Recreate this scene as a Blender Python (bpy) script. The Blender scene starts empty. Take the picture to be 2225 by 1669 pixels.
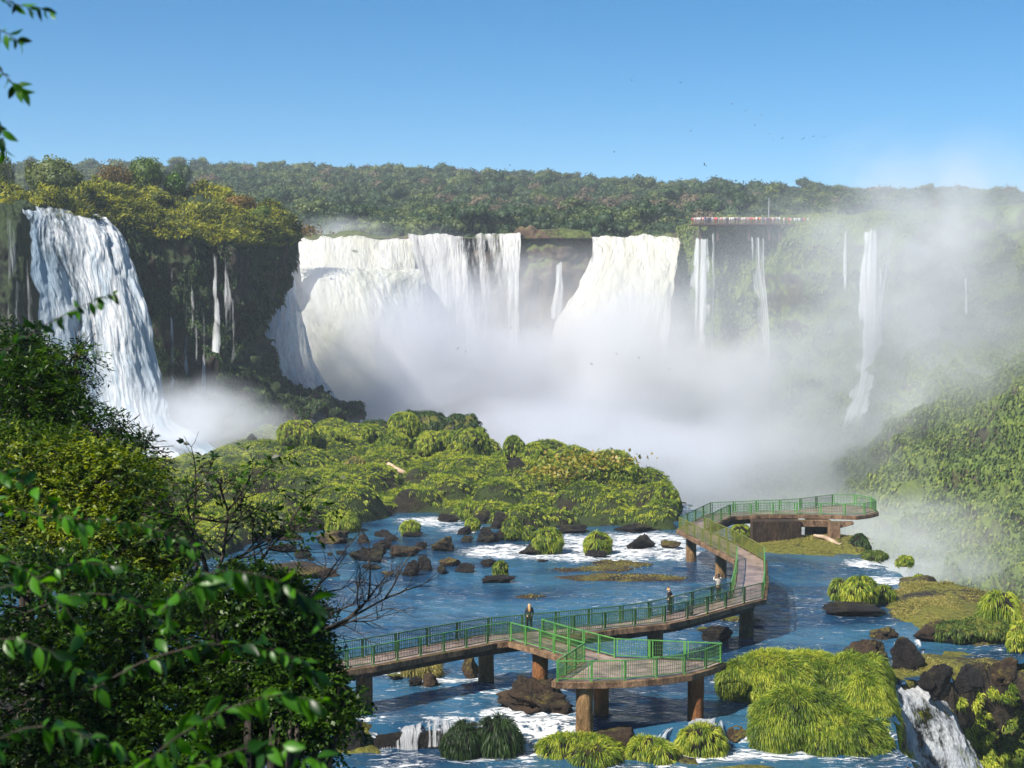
import bpy, bmesh, math, random
import numpy as np
from mathutils import Vector, Matrix
from mathutils.geometry import tessellate_polygon

SC = bpy.context.scene
COL = SC.collection
rng = np.random.default_rng(7)
random.seed(7)
R = math.radians

# ---------------------------------------------------------------- camera model
CAMZ = 23.0
FPX = 3300.0
PITCH = math.atan(194.5 / FPX)
CP, SP = math.cos(PITCH), math.sin(PITCH)

def W(u, v, d):
    """point seen at photo position (u, v) and standing d metres away"""
    x = (u - 1112.5) / FPX
    y = (834.5 - v) / FPX
    dx, dy, dz = x, CP + y * SP, -SP + y * CP
    t = d / dy
    return np.array((dx * t, d, CAMZ + dz * t))

def G(u, v, z=0.0):
    """point of the level z seen at photo position (u, v)"""
    x = (u - 1112.5) / FPX
    y = (834.5 - v) / FPX
    dx, dy, dz = x, CP + y * SP, -SP + y * CP
    t = (z - CAMZ) / dz
    return np.array((dx * t, dy * t, z))

# ---------------------------------------------------------------- noise
def _hash(i, j, k, seed):
    n = (i * 374761393 + j * 668265263 + k * 2147483647 + seed * 1274126177) & 0xffffffff
    n = ((n ^ (n >> 13)) * 1274126177) & 0xffffffff
    n = n ^ (n >> 16)
    return (n & 0xffffff) / float(0xffffff)

def vnoise(p, seed=0):
    p = np.asarray(p, dtype=np.float64)
    f = np.floor(p)
    t = p - f
    i = f.astype(np.int64)
    t = t * t * t * (t * (t * 6 - 15) + 10)
    r = 0
    for a in (0, 1):
        wa = t[:, 0] if a else 1 - t[:, 0]
        for b in (0, 1):
            wb = t[:, 1] if b else 1 - t[:, 1]
            for c in (0, 1):
                wc = t[:, 2] if c else 1 - t[:, 2]
                r = r + wa * wb * wc * _hash(i[:, 0] + a, i[:, 1] + b, i[:, 2] + c, seed)
    return r * 2 - 1

def fbm(p, octv=4, seed=0, gain=0.5):
    p = np.asarray(p, dtype=np.float64)
    a, s, r = 1.0, 1.0, 0
    for o in range(octv):
        r = r + a * vnoise(p * s + o * 17.3, seed + o)
        a *= gain
        s *= 2.03
    return r

def unit(a):
    return a / np.maximum(np.linalg.norm(a, axis=-1, keepdims=True), 1e-9)

def smooth(x, a, b):
    t = np.clip((x - a) / (b - a), 0, 1)
    return t * t * (3 - 2 * t)

# ---------------------------------------------------------------- mesh helpers
def link(o, parent=None):
    COL.objects.link(o)
    if parent is not None:
        o.parent = parent
    return o

def mesh(name, V, F, mat=None, parent=None, shade=True, attrs=None, mi=None, mats=None):
    """V (n,3); F (m,4) or (m,3) int array, or a list of such arrays"""
    me = bpy.data.meshes.new(name)
    V = np.asarray(V, dtype=np.float32)
    Fs = [np.asarray(f, dtype=np.int32) for f in (F if isinstance(F, list) else [F]) if len(f)]
    tot = np.concatenate([np.full(len(f), f.shape[1], dtype=np.int32) for f in Fs])
    idx = np.concatenate([f.ravel() for f in Fs])
    me.vertices.add(len(V))
    me.vertices.foreach_set('co', V.ravel())
    me.loops.add(len(idx))
    me.loops.foreach_set('vertex_index', idx)
    me.polygons.add(len(tot))
    st = np.concatenate(([0], np.cumsum(tot)[:-1])).astype(np.int32)
    me.polygons.foreach_set('loop_start', st)
    me.polygons.foreach_set('loop_total', tot)
    me.polygons.foreach_set('use_smooth', np.full(len(tot), shade, dtype=bool))
    for m in (mats or ([mat] if mat else [])):
        me.materials.append(m)
    if mi is not None:
        me.polygons.foreach_set('material_index', np.asarray(mi, dtype=np.int32))
    if attrs:
        for k, a in attrs.items():
            a = np.asarray(a, dtype=np.float32)
            if a.ndim == 1:
                at = me.attributes.new(k, 'FLOAT', 'POINT')
                at.data.foreach_set('value', a)
            else:
                at = me.attributes.new(k, 'FLOAT_VECTOR', 'POINT')
                at.data.foreach_set('vector', a.ravel())
    me.update(calc_edges=True)
    me.validate()
    o = bpy.data.objects.new(name, me)
    return link(o, parent)

def tag(o, label=None, cat=None, group=None, kind=None):
    if label: o['label'] = label
    if cat: o['category'] = cat
    if group: o['group'] = group
    if kind: o['kind'] = kind
    return o

def empty(name, loc, rz=0.0):
    o = bpy.data.objects.new(name, None)
    o.location = Vector([float(c) for c in loc])
    o.rotation_euler = (0, 0, rz)
    o.empty_display_size = 0.2
    return link(o)

def setw(o, parent):
    """parent a mesh made in world space under an empty, keeping its place"""
    o.parent = parent
    m = Matrix.LocRotScale(parent.location, parent.rotation_euler, parent.scale)
    o.matrix_parent_inverse = m.inverted()
    return o

def gridF(nr, nc):
    r, c = np.meshgrid(np.arange(nr - 1), np.arange(nc - 1), indexing='ij')
    a = (r * nc + c).ravel()
    return np.stack([a, a + 1, a + nc + 1, a + nc], axis=1)

def crspline(P, n, axis):
    P = np.moveaxis(np.asarray(P, float), axis, 0)
    k = len(P)
    t = np.linspace(0, k - 1, n)
    i = np.minimum(np.floor(t).astype(int), k - 2)
    f = (t - i).reshape((-1,) + (1,) * (P.ndim - 1))
    g = lambda j: P[np.clip(j, 0, k - 1)]
    p0, p1, p2, p3 = g(i - 1), g(i), g(i + 1), g(i + 2)
    r = 0.5 * (2 * p1 + (p2 - p0) * f + (2 * p0 - 5 * p1 + 4 * p2 - p3) * f ** 2 + (3 * p1 - p0 - 3 * p2 + p3) * f ** 3)
    return np.moveaxis(r, 0, axis)

def loft(rows, nr, nc, world=False):
    P = np.array([[W(*q) if not world else q for q in r] for r in rows])
    return crspline(crspline(P, nr, 0), nc, 1)

def normals(P):
    a = np.gradient(P, axis=0)
    b = np.gradient(P, axis=1)
    return unit(np.cross(b, a))

def seg_dist(poly, X, Y):
    """signed distance to a closed polygon in plan, positive inside"""
    poly = np.asarray(poly)[:, :2]
    d = np.full(X.shape, 1e9)
    ins = np.zeros(X.shape, bool)
    n = len(poly)
    for i in range(n):
        ax, ay = poly[i]
        bx, by = poly[(i + 1) % n]
        ex, ey = bx - ax, by - ay
        t = np.clip(((X - ax) * ex + (Y - ay) * ey) / (ex * ex + ey * ey + 1e-12), 0, 1)
        d = np.minimum(d, np.hypot(X - ax - t * ex, Y - ay - t * ey))
        c = ((ay > Y) != (by > Y)) & (X < ex * (Y - ay) / (ey + 1e-12) + ax)
        ins ^= c
    return np.where(ins, d, -d)

def line_dist(pts, X, Y):
    d = np.full(X.shape, 1e9)
    for i in range(len(pts) - 1):
        ax, ay = pts[i][:2]
        bx, by = pts[i + 1][:2]
        ex, ey = bx - ax, by - ay
        t = np.clip(((X - ax) * ex + (Y - ay) * ey) / (ex * ex + ey * ey + 1e-12), 0, 1)
        d = np.minimum(d, np.hypot(X - ax - t * ex, Y - ay - t * ey))
    return d

class Bag:
    """collects boxes and tubes and hands them over as one mesh"""
    def __init__(self):
        self.V, self.F, self.n = [], [], 0
    def add(self, V, F):
        self.V.append(np.asarray(V, float))
        self.F.append(np.asarray(F, int) + self.n)
        self.n += len(V)
    def box(self, c, s, M=None):
        c, s = np.asarray(c, float), np.asarray(s, float) / 2
        V = np.array([[x, y, z] for x in (-1, 1) for y in (-1, 1) for z in (-1, 1)]) * s + c
        if M is not None:
            V = V @ np.asarray(M).T
        self.add(V, [[0, 1, 3, 2], [4, 6, 7, 5], [0, 4, 5, 1], [2, 3, 7, 6], [0, 2, 6, 4], [1, 5, 7, 3]])
    def tube(self, pts, rad, n=6):
        pts = np.asarray(pts, float)
        rad = np.broadcast_to(np.asarray(rad, float), (len(pts),))
        T = unit(np.gradient(pts, axis=0))
        ref = np.array([0.31, 0.2, 0.93]) if abs(T[0][2]) < 0.9 else np.array([1.0, 0.1, 0.0])
        A = unit(np.cross(T, ref))
        B = np.cross(T, A)
        an = np.linspace(0, 2 * np.pi, n, endpoint=False)
        V = (pts[:, None] + rad[:, None, None] * (np.cos(an)[None, :, None] * A[:, None] + np.sin(an)[None, :, None] * B[:, None])).reshape(-1, 3)
        F = []
        for i in range(len(pts) - 1):
            for j in range(n):
                k = (j + 1) % n
                F.append([i * n + j, i * n + k, (i + 1) * n + k, (i + 1) * n + j])
        self.add(V, F)
        b = len(V)
        self.add(np.array([pts[-1], pts[-1], pts[0], pts[0]]) + 0, np.zeros((0, 4)))
        m = self.n - 4 - b
        cap = [[m + (len(pts) - 1) * n + j, m + (len(pts) - 1) * n + (j + 1) % n, self.n - 4, self.n - 3] for j in range(n)]
        cap += [[m + (j + 1) % n, m + j, self.n - 2, self.n - 1] for j in range(n)]
        self.F.append(np.array(cap))
    def build(self, name, mat, parent=None, shade=False, world=False):
        o = mesh(name, np.concatenate(self.V), np.concatenate([f for f in self.F if len(f)]), mat, None if world else parent, shade)
        if world and parent is not None:
            setw(o, parent)
        return o

# ---------------------------------------------------------------- materials
def lin(r, g, b):
    f = lambda c: (c / 255 / 12.92) if c <= 10 else ((c / 255 + 0.055) / 1.055) ** 2.4
    return (f(r), f(g), f(b), 1)

class Mat:
    def __init__(self, name):
        self.m = bpy.data.materials.new(name)
        self.m.use_nodes = True
        self.t = self.m.node_tree
        self.t.nodes.clear()
        self.out = self.t.nodes.new('ShaderNodeOutputMaterial')
    def n(self, typ, **kw):
        nd = self.t.nodes.new('ShaderNode' + typ)
        for k, v in kw.items():
            if hasattr(nd, k):
                setattr(nd, k, v)
            else:
                nd.inputs[k.replace('_', ' ')].default_value = v
        return nd
    def l(self, a, b):
        self.t.links.new(a, b)
    def math(self, op, a, b=None, c=None, clamp=False):
        nd = self.n('Math', operation=op, use_clamp=clamp)
        for i, x in enumerate((a, b, c)):
            if x is None: continue
            if isinstance(x, (int, float)): nd.inputs[i].default_value = x
            else: self.l(x, nd.inputs[i])
        return nd.outputs[0]
    def ramp(self, fac, stops, interp='LINEAR'):
        nd = self.n('ValToRGB')
        cr = nd.color_ramp
        cr.interpolation = interp
        while len(cr.elements) > 1:
            cr.elements.remove(cr.elements[0])
        cr.elements[0].position = stops[0][0]
        cr.elements[0].color = stops[0][1]
        for p, c in stops[1:]:
            e = cr.elements.new(p)
            e.color = c
        self.l(fac, nd.inputs[0])
        return nd.outputs[0]
    def noise(self, vec, scale, detail=4, rough=0.55, dist=0.0):
        nd = self.n('TexNoise')
        nd.inputs['Scale'].default_value = scale
        nd.inputs['Detail'].default_value = detail
        nd.inputs['Roughness'].default_value = rough
        nd.inputs['Distortion'].default_value = dist
        if vec is not None: self.l(vec, nd.inputs['Vector'])
        return nd.outputs['Fac']
    def pos(self, sx=1, sy=1, sz=1):
        g = self.n('NewGeometry')
        mp = self.n('Mapping')
        self.l(g.outputs['Position'], mp.inputs['Vector'])
        mp.inputs['Scale'].default_value = (sx, sy, sz)
        return mp.outputs['Vector']
    def attr(self, name):
        a = self.n('Attribute')
        a.attribute_name = name
        return a
    def mix(self, fac, a, b):
        nd = self.n('Mix', data_type='RGBA')
        for s, x in ((0, fac), (6, a), (7, b)):
            if isinstance(x, (int, float, tuple)): nd.inputs[s].default_value = x
            else: self.l(x, nd.inputs[s])
        return nd.outputs[2]
    def bump(self, h, strength=0.5, dist=0.1):
        b = self.n('Bump')
        b.inputs['Strength'].default_value = strength
        b.inputs['Distance'].default_value = dist
        self.l(h, b.inputs['Height'])
        return b.outputs[0]

def dim(c, k):
    return tuple(x * k for x in c[:3]) + (1,)

def leafmat(name, c1, c2, c3, trans=0.35, rough=0.5, scale=0.6, spec=0.3, big=0.25):
    """leaf or grass material: tint attribute picks the hue of each blade"""
    c1, c2, c3 = dim(c1, .6), dim(c2, .78), dim(c3, .82)
    m = Mat(name)
    t = m.attr('tint').outputs['Fac']
    nz = m.noise(m.pos(), big, 3)
    f = m.math('ADD', m.math('MULTIPLY', t, scale), m.math('MULTIPLY', m.math('SUBTRACT', nz, 0.5), 1.6))
    f = m.math('ADD', f, 0.2, clamp=True)
    col = m.ramp(f, [(0.0, c1), (0.5, c2), (1.0, c3)])
    p = m.n('BsdfPrincipled')
    m.l(col, p.inputs['Base Color'])
    p.inputs['Roughness'].default_value = rough
    p.inputs['Specular IOR Level'].default_value = spec
    tr = m.n('BsdfTranslucent')
    hs = m.n('HueSaturation')
    hs.inputs['Hue'].default_value = 0.485
    hs.inputs['Saturation'].default_value = 1.15
    hs.inputs['Value'].default_value = 1.5
    m.l(col, hs.inputs['Color'])
    m.l(hs.outputs[0], tr.inputs['Color'])
    mx = m.n('MixShader')
    mx.inputs[0].default_value = trans
    m.l(p.outputs[0], mx.inputs[1])
    m.l(tr.outputs[0], mx.inputs[2])
    m.l(mx.outputs[0], m.out.inputs[0])
    return m.m

def rockmat(name, c1, c2, moss=None, moss_amt=0.5, rough=0.5, sc=0.6, bump=0.5, wet=0.5, zstretch=1.0, mossthr=0.35):
    c1, c2 = dim(c1, .5), dim(c2, .62)
    if moss: moss = (dim(moss[0], .6), dim(moss[1], .75))
    m = Mat(name)
    pz = m.pos(1, 1, zstretch)
    n1 = m.noise(pz, sc, 6, 0.65)
    n2 = m.noise(pz, sc * 6, 5, 0.7)
    n3 = m.noise(pz, sc * 0.35, 3)
    f = m.math('ADD', m.math('MULTIPLY', n1, 0.6), m.math('MULTIPLY', n2, 0.4))
    col = m.ramp(f, [(0.40, c1), (0.52, dim(c2, .55)), (0.64, c2)])
    if moss:
        g = m.n('NewGeometry')
        sx = m.n('SeparateXYZ')
        m.l(g.outputs['Normal'], sx.inputs[0])
        up = m.math('ADD', m.math('MULTIPLY', sx.outputs[2], 0.55), m.math('MULTIPLY', m.math('SUBTRACT', m.math('ADD', n3, m.math('MULTIPLY', n2, 0.6)), 0.8), 2.2))
        mk = m.ramp(m.math('ADD', up, moss_amt - 0.5), [(mossthr - 0.12, (0, 0, 0, 1)), (mossthr + 0.15, (1, 1, 1, 1))])
        mc = m.ramp(n2, [(0.3, moss[0]), (0.7, moss[1])])
        col = m.mix(mk, col, mc)
    p = m.n('BsdfPrincipled')
    m.l(col, p.inputs['Base Color'])
    m.l(m.ramp(n1, [(0.3, (rough + .1 - wet * 0.2,) * 3 + (1,)), (0.7, (rough + 0.25,) * 3 + (1,))]), p.inputs['Roughness'])
    p.inputs['Specular IOR Level'].default_value = .3
    m.l(m.bump(m.math('ADD', n1, m.math('MULTIPLY', n2, 0.8)), bump, 0.4), p.inputs['Normal'])
    m.l(p.outputs[0], m.out.inputs[0])
    return m.m

def plain(name, c, rough=0.6, metal=0.0, var=0.0, sc=3.0, c2=None, bump=0.0):
    c = dim(c, .78)
    if c2: c2 = dim(c2, .78)
    m = Mat(name)
    p = m.n('BsdfPrincipled')
    p.inputs['Roughness'].default_value = rough
    p.inputs['Metallic'].default_value = metal
    if c2:
        nz = m.noise(m.pos(), sc, 6, 0.7)
        m.l(m.ramp(nz, [(0.38, c), (0.62, c2)]), p.inputs['Base Color'])
        if bump: m.l(m.bump(nz, bump, 0.05), p.inputs['Normal'])
    else:
        p.inputs['Base Color'].default_value = c
    m.l(p.outputs[0], m.out.inputs[0])
    return m.m

def fallmat(name, white=(0.86, 0.88, 0.9, 1), tint=(0.62, 0.7, 0.66, 1), fx=1.4, fz=0.06, gap=0.42, soft=0.14, speck=0.0, tfreq=0.12):
    white, tint = dim(white, .76), dim(tint, .74)
    """falling water: streaks drawn out along the fall, with gaps where the rock shows"""
    m = Mat(name)
    a = m.attr('fuv')
    def mapped(sx, sy):
        mp = m.n('Mapping')
        m.l(a.outputs['Vector'], mp.inputs['Vector'])
        mp.inputs['Scale'].default_value = (sx, sy, 1)
        return mp.outputs['Vector']
    n1 = m.noise(mapped(fx, fz), 1.0, 5, 0.6)
    n2 = m.noise(mapped(fx * 4, fz * 6), 1.0, 5, 0.75)
    n3 = m.noise(mapped(tfreq, fz * 0.6), 1.0, 3, 0.5)
    cov = m.attr('cov').outputs['Fac']
    s = m.math('ADD', m.math('MULTIPLY', n1, 0.45), m.math('MULTIPLY', n2, 0.55))
    s = m.math('ADD', s, m.math('MULTIPLY', m.math('SUBTRACT', cov, 0.5), 0.9))
    al = m.ramp(s, [(gap, (0, 0, 0, 1)), (gap + soft, (1, 1, 1, 1))])
    al = m.math('MULTIPLY', al, m.ramp(cov, [(0.0, (0, 0, 0, 1)), (0.12, (1, 1, 1, 1))]))
    col = m.mix(m.ramp(n3, [(0.42, (0, 0, 0, 1)), (0.66, (1, 1, 1, 1))]), white, tint)
    col = m.mix(m.ramp(n1, [(0.28, (0.9, 0.9, 0.9, 1)), (0.55, (0, 0, 0, 1))]), col, tint)
    col = m.mix(m.ramp(n2, [(0.3, (0.85, 0.85, 0.85, 1)), (0.52, (0, 0, 0, 1))]), col, tint)
    p = m.n('BsdfPrincipled')
    m.l(col, p.inputs['Base Color'])
    p.inputs['Roughness'].default_value = 0.55
    p.inputs['Specular IOR Level'].default_value = 0.2
    m.l(m.bump(m.math('ADD', n1, n2), 0.9, 0.5), p.inputs['Normal'])
    tl = m.n('BsdfTranslucent')
    m.l(col, tl.inputs['Color'])
    mx = m.n('MixShader')
    mx.inputs[0].default_value = 0.25
    m.l(p.outputs[0], mx.inputs[1]); m.l(tl.outputs[0], mx.inputs[2])
    tp = m.n('BsdfTransparent')
    m2 = m.n('MixShader')
    m.l(al, m2.inputs[0]); m.l(tp.outputs[0], m2.inputs[1]); m.l(mx.outputs[0], m2.inputs[2])
    m.l(m2.outputs[0], m.out.inputs[0])
    return m.m

def watermat(name, deep, shallow, foamy=True, wave=1.0, rough=0.06):
    m = Mat(name)
    ps = m.pos(0.55, 1.0, 1.0)
    w1 = m.noise(ps, 0.9, 5, 0.6, 0.6)
    w2 = m.noise(ps, 3.2, 4, 0.6, 0.4)
    w3 = m.noise(ps, 0.14, 3, 0.5, 1.0)
    h = m.math('ADD', m.math('MULTIPLY', w1, 1.0), m.math('MULTIPLY', w2, 0.28))
    col = m.ramp(w3, [(0.38, deep), (0.62, shallow)])
    p = m.n('BsdfPrincipled')
    p.inputs['IOR'].default_value = 1.33
    p.inputs['Specular IOR Level'].default_value = 0.5
    if foamy:
        fo = m.attr('foam').outputs['Fac']
        fn = m.noise(m.pos(0.45, 1.3, 1), 1.4, 9, 0.75, 1.6)
        fn = m.math('ADD', m.math('MULTIPLY', fn, 1.9), -0.45)
        fm = m.math('ADD', fn, m.math('MULTIPLY', fo, 0.9))
        fm = m.ramp(fm, [(0.84, (0, 0, 0, 1)), (1.25, (1, 1, 1, 1))])
        col = m.mix(fm, col, (0.66, 0.68, 0.7, 1))
        m.l(m.ramp(fm, [(0, (rough,) * 3 + (1,)), (1, (0.6,) * 3 + (1,))]), p.inputs['Roughness'])
        h = m.math('ADD', h, m.math('MULTIPLY', fm, 0.6))
    else:
        p.inputs['Roughness'].default_value = rough
    m.l(col, p.inputs['Base Color'])
    m.l(m.bump(h, wave, 0.35), p.inputs['Normal'])
    m.l(p.outputs[0], m.out.inputs[0])
    return m.m

# ---------------------------------------------------------------- vegetation kit
def blades(root, dirs, L, Wd, droop, tint):
    """arching blades: three quads each"""
    N = len(root)
    L = np.broadcast_to(L, (N,))[:, None]
    Wd = np.broadcast_to(Wd, (N,))[:, None]
    dr = np.zeros((N, 3)); dr[:, 2] = -np.broadcast_to(droop, (N,))
    d1 = unit(dirs)
    d2 = unit(d1 + dr)
    d3 = unit(d2 + dr * 1.3)
    side = unit(np.cross(d1, unit(rng.normal(size=(N, 3)))))
    p1 = root + d1 * L * .36
    p2 = p1 + d2 * L * .34
    p3 = p2 + d3 * L * .30
    V = np.stack([root - side * Wd * .5, root + side * Wd * .5, p1 - side * Wd * .5, p1 + side * Wd * .5,
                  p2 - side * Wd * .38, p2 + side * Wd * .38, p3 - side * Wd * .06, p3 + side * Wd * .06], axis=1)
    b = np.arange(N)[:, None, None] * 8
    F = (b + np.array([[0, 1, 3, 2], [2, 3, 5, 4], [4, 5, 7, 6]])[None]).reshape(-1, 4)
    return V.reshape(-1, 3), F, np.repeat(tint, 8)

def tussocks(cen, nor, per, L, Wd, spread=1.0, droop=0.8, wind=(0.25, 0, 0), rad=0.12, vert=0.4, comb=0.0):
    """tufts of blades that fan out from each centre"""
    n = len(cen)
    L = np.broadcast_to(L, (n,))
    k = n * per
    c = np.repeat(cen, per, axis=0)
    nn = np.repeat(nor, per, axis=0)
    rv = rng.normal(size=(k, 3))
    rv = unit(rv - (rv * nn).sum(1, keepdims=True) * nn)
    s = rng.uniform(0.15, 1, (k, 1)) * spread
    dn = np.array([0, 0, -1.0]) + nn * nn[:, 2:3]
    d = unit(nn * 0.75 + np.array([0, 0, vert]) + rv * s + dn * comb + np.asarray(wind))
    root = c + rv * rng.uniform(0, rad, (k, 1)) * 2
    Lb = np.repeat(L, per) * rng.uniform(0.65, 1.15, k)
    t = np.clip(np.repeat(rng.uniform(0.0, 0.95, n), per) + rng.normal(0, 0.2, k), 0, 1)
    return blades(root, d, Lb, Wd * rng.uniform(0.7, 1.3, k), droop * rng.uniform(0.6, 1.3, k), t)

def leaves(root, dirs, nrm, L, Wd, tint):
    """flat pointed leaves: one folded kite of two quads"""
    N = len(root)
    L = np.broadcast_to(L, (N,))[:, None]
    Wd = np.broadcast_to(Wd, (N,))[:, None]
    d = unit(dirs)
    side = unit(np.cross(d, nrm))
    up = np.cross(side, d)
    tip = root + d * L - up * L * 0.12
    mid = root + d * L * 0.45
    a = mid + side * Wd * .5 + up * Wd * .18
    b = mid - side * Wd * .5 + up * Wd * .18
    V = np.stack([root, a, tip, b], axis=1).reshape(-1, 3)
    F = np.arange(N)[:, None] * 4 + np.array([[0, 1, 2, 3]])
    return V, F, np.repeat(tint, 4)

def sprays(base, dirs, L, nl, ll, lw, droop=0.25, spread=0.9):
    """twigs with alternate leaves; returns leaf mesh arrays and twig ends"""
    n = len(base)
    d = unit(dirs)
    t = (np.arange(nl) + 0.6) / nl
    P = base[:, None] + d[:, None] * (L * t)[None, :, None] if np.isscalar(L) else base[:, None] + d[:, None] * (L[:, None] * t[None])[..., None]
    sag = (t ** 2 * droop)[None, :] * (L if np.isscalar(L) else L[:, None])
    P[..., 2] -= sag
    rv = unit(np.cross(d, unit(rng.normal(size=(n, 3)) * 0.4 + np.array([0, 0, 1]))))
    sg = np.where(np.arange(nl) % 2, 1.0, -1.0)[None, :, None]
    ld = unit(d[:, None] * 0.7 + rv[:, None] * sg * spread + rng.normal(0, 0.28, (n, nl, 3)) + np.array([0, 0, -0.25]))
    nr = unit(rng.normal(0, 0.45, (n, nl, 3)) + np.array([0, 0, 1]))
    tint = np.clip(np.repeat(rng.uniform(0, 1, n), nl) * 0.6 + rng.uniform(0, 0.4, n * nl), 0, 1)
    k = n * nl
    return leaves(P.reshape(k, 3), ld.reshape(k, 3), nr.reshape(k, 3), ll * rng.uniform(0.6, 1.2, k), lw * rng.uniform(0.7, 1.2, k), tint)

def merge(parts):
    V, F, T, n = [], [], [], 0
    for v, f, t in parts:
        V.append(v); F.append(f + n); T.append(t); n += len(v)
    return np.concatenate(V), np.concatenate(F), np.concatenate(T)

_ico = {}
def ico(sub):
    if sub not in _ico:
        bm = bmesh.new()
        bmesh.ops.create_icosphere(bm, subdivisions=sub, radius=1)
        _ico[sub] = (np.array([v.co[:] for v in bm.verts]), np.array([[v.index for v in f.verts] for f in bm.faces]))
        bm.free()
    V, F = _ico[sub]
    return V.copy(), F.copy()

def rock_shape(size, seed, sub=4, cuts=12, rough=0.16):
    V, F = ico(sub)
    r = np.random.default_rng(seed)
    for _ in range(cuts):
        n = unit(r.normal(size=3) * np.array([1, 1, 0.8]))
        o = r.uniform(0.45, 0.85)
        dd = V @ n
        V = V - np.maximum(dd - o, 0)[:, None] * n * 0.92
    V = V * (1 + rough * fbm(V * 2.2 + seed, 4, seed) + rough * .5 * fbm(V * 6 + seed, 3, seed))[:, None]
    return V * np.asarray(size), F
# ================================================================= materials
M = {}
M['grass'] = leafmat('grass_blades', (0.015, 0.04, 0.006, 1), (0.15, 0.26, 0.018, 1), (0.5, 0.54, 0.06, 1), 0.35, 0.5, 0.85)
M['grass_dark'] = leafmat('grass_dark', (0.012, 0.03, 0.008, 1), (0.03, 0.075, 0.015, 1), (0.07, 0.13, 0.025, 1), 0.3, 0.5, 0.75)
M['grass_tan'] = leafmat('grass_tan', (0.12, 0.12, 0.03, 1), (0.26, 0.24, 0.06, 1), (0.42, 0.36, 0.12, 1), 0.35, 0.6, 0.75)
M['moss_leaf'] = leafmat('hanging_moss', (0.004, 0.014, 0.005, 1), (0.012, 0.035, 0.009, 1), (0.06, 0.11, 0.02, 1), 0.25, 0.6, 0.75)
M['slope_leaf'] = leafmat('slope_leaves', (0.03, 0.06, 0.014, 1), (0.09, 0.16, 0.025, 1), (0.26, 0.3, 0.05, 1), 0.3, 0.6, 0.75, big=0.06)
M['top_leaf'] = leafmat('clifftop_leaves', (0.008, 0.018, 0.005, 1), (0.09, 0.125, 0.012, 1), (0.44, 0.44, 0.05, 1), 0.35, 0.6, 0.8, big=0.12)
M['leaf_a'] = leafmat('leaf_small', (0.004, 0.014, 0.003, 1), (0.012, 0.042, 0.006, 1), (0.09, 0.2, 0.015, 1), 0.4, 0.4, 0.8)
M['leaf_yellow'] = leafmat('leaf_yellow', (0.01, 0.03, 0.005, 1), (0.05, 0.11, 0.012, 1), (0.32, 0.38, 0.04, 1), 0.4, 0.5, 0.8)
M['leaf_big'] = leafmat('leaf_big', (0.003, 0.018, 0.005, 1), (0.01, 0.06, 0.007, 1), (0.07, 0.24, 0.012, 1), 0.45, 0.38, 0.9, 0.4, 1.2)
M['leaf_red'] = leafmat('leaf_red', (0.08, 0.14, 0.015, 1), (0.24, 0.28, 0.03, 1), (0.34, 0.24, 0.05, 1), 0.3, 0.5, 0.9, 0.3, 2)
M['tree_dark'] = leafmat('crown_dark', (0.012, 0.03, 0.01, 1), (0.022, 0.055, 0.014, 1), (0.05, 0.1, 0.02, 1), 0.2, 0.6, 0.7, big=0.04)
M['tree_olive'] = leafmat('crown_olive', (0.03, 0.055, 0.014, 1), (0.085, 0.12, 0.025, 1), (0.17, 0.2, 0.045, 1), 0.2, 0.6, 0.7, big=0.04)
M['tree_brown'] = leafmat('crown_brown', (0.07, 0.06, 0.035, 1), (0.13, 0.1, 0.06, 1), (0.2, 0.15, 0.09, 1), 0.2, 0.7, 0.7, big=0.04)
M['tree_orange'] = leafmat('crown_orange', (0.07, 0.05, 0.015, 1), (0.16, 0.11, 0.03, 1), (0.3, 0.2, 0.05, 1), 0.3, 0.7, 0.7)
M['bark'] = plain('bark', (0.09, 0.07, 0.055, 1), 0.85, c2=(0.2, 0.17, 0.14, 1), sc=2)
M['bark_dark'] = plain('bark_dark', (0.02, 0.016, 0.012, 1), 0.85, c2=(0.06, 0.045, 0.035, 1), sc=9)
M['rock'] = rockmat('river_rock', (0.005, 0.0045, 0.006, 1), (0.04, 0.03, 0.028, 1), ((0.03, 0.035, 0.01, 1), (0.1, 0.08, 0.02, 1)), 0.2, 0.42, 1.6, 1.0)
M['rock_brown'] = rockmat('brown_rock', (0.014, 0.009, 0.006, 1), (0.11, 0.065, 0.035, 1), ((0.05, 0.055, 0.012, 1), (0.2, 0.16, 0.03, 1)), 0.3, 0.6, 1.0, 0.9)
M['rock_moss'] = rockmat('mossy_rock', (0.012, 0.012, 0.01, 1), (0.09, 0.07, 0.05, 1), ((0.045, 0.07, 0.01, 1), (0.22, 0.22, 0.025, 1)), 0.75, 0.6, 0.9, 0.9)
M['wall_moss'] = rockmat('wall_moss', (0.01, 0.009, 0.007, 1), (0.07, 0.05, 0.03, 1), ((0.04, 0.06, 0.01, 1), (0.2, 0.24, 0.025, 1)), 1.05, 0.6, 0.9, 1.0)
M['terrace'] = rockmat('terrace_rock', (0.012, 0.011, 0.01, 1), (0.1, 0.07, 0.045, 1), ((0.06, 0.07, 0.012, 1), (0.24, 0.23, 0.03, 1)), 0.5, 0.6, 0.5, 1.0)
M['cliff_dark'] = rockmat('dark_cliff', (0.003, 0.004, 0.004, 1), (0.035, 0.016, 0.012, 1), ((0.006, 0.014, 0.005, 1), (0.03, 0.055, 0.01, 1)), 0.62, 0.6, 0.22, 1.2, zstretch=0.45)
M['cliff_mossy'] = rockmat('moss_curtain', (0.006, 0.015, 0.003, 1), (0.03, 0.03, 0.008, 1), ((0.005, 0.018, 0.003, 1), (0.035, 0.07, 0.008, 1)), 0.8, 0.5, 0.5, 1.3, zstretch=0.2)
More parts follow.
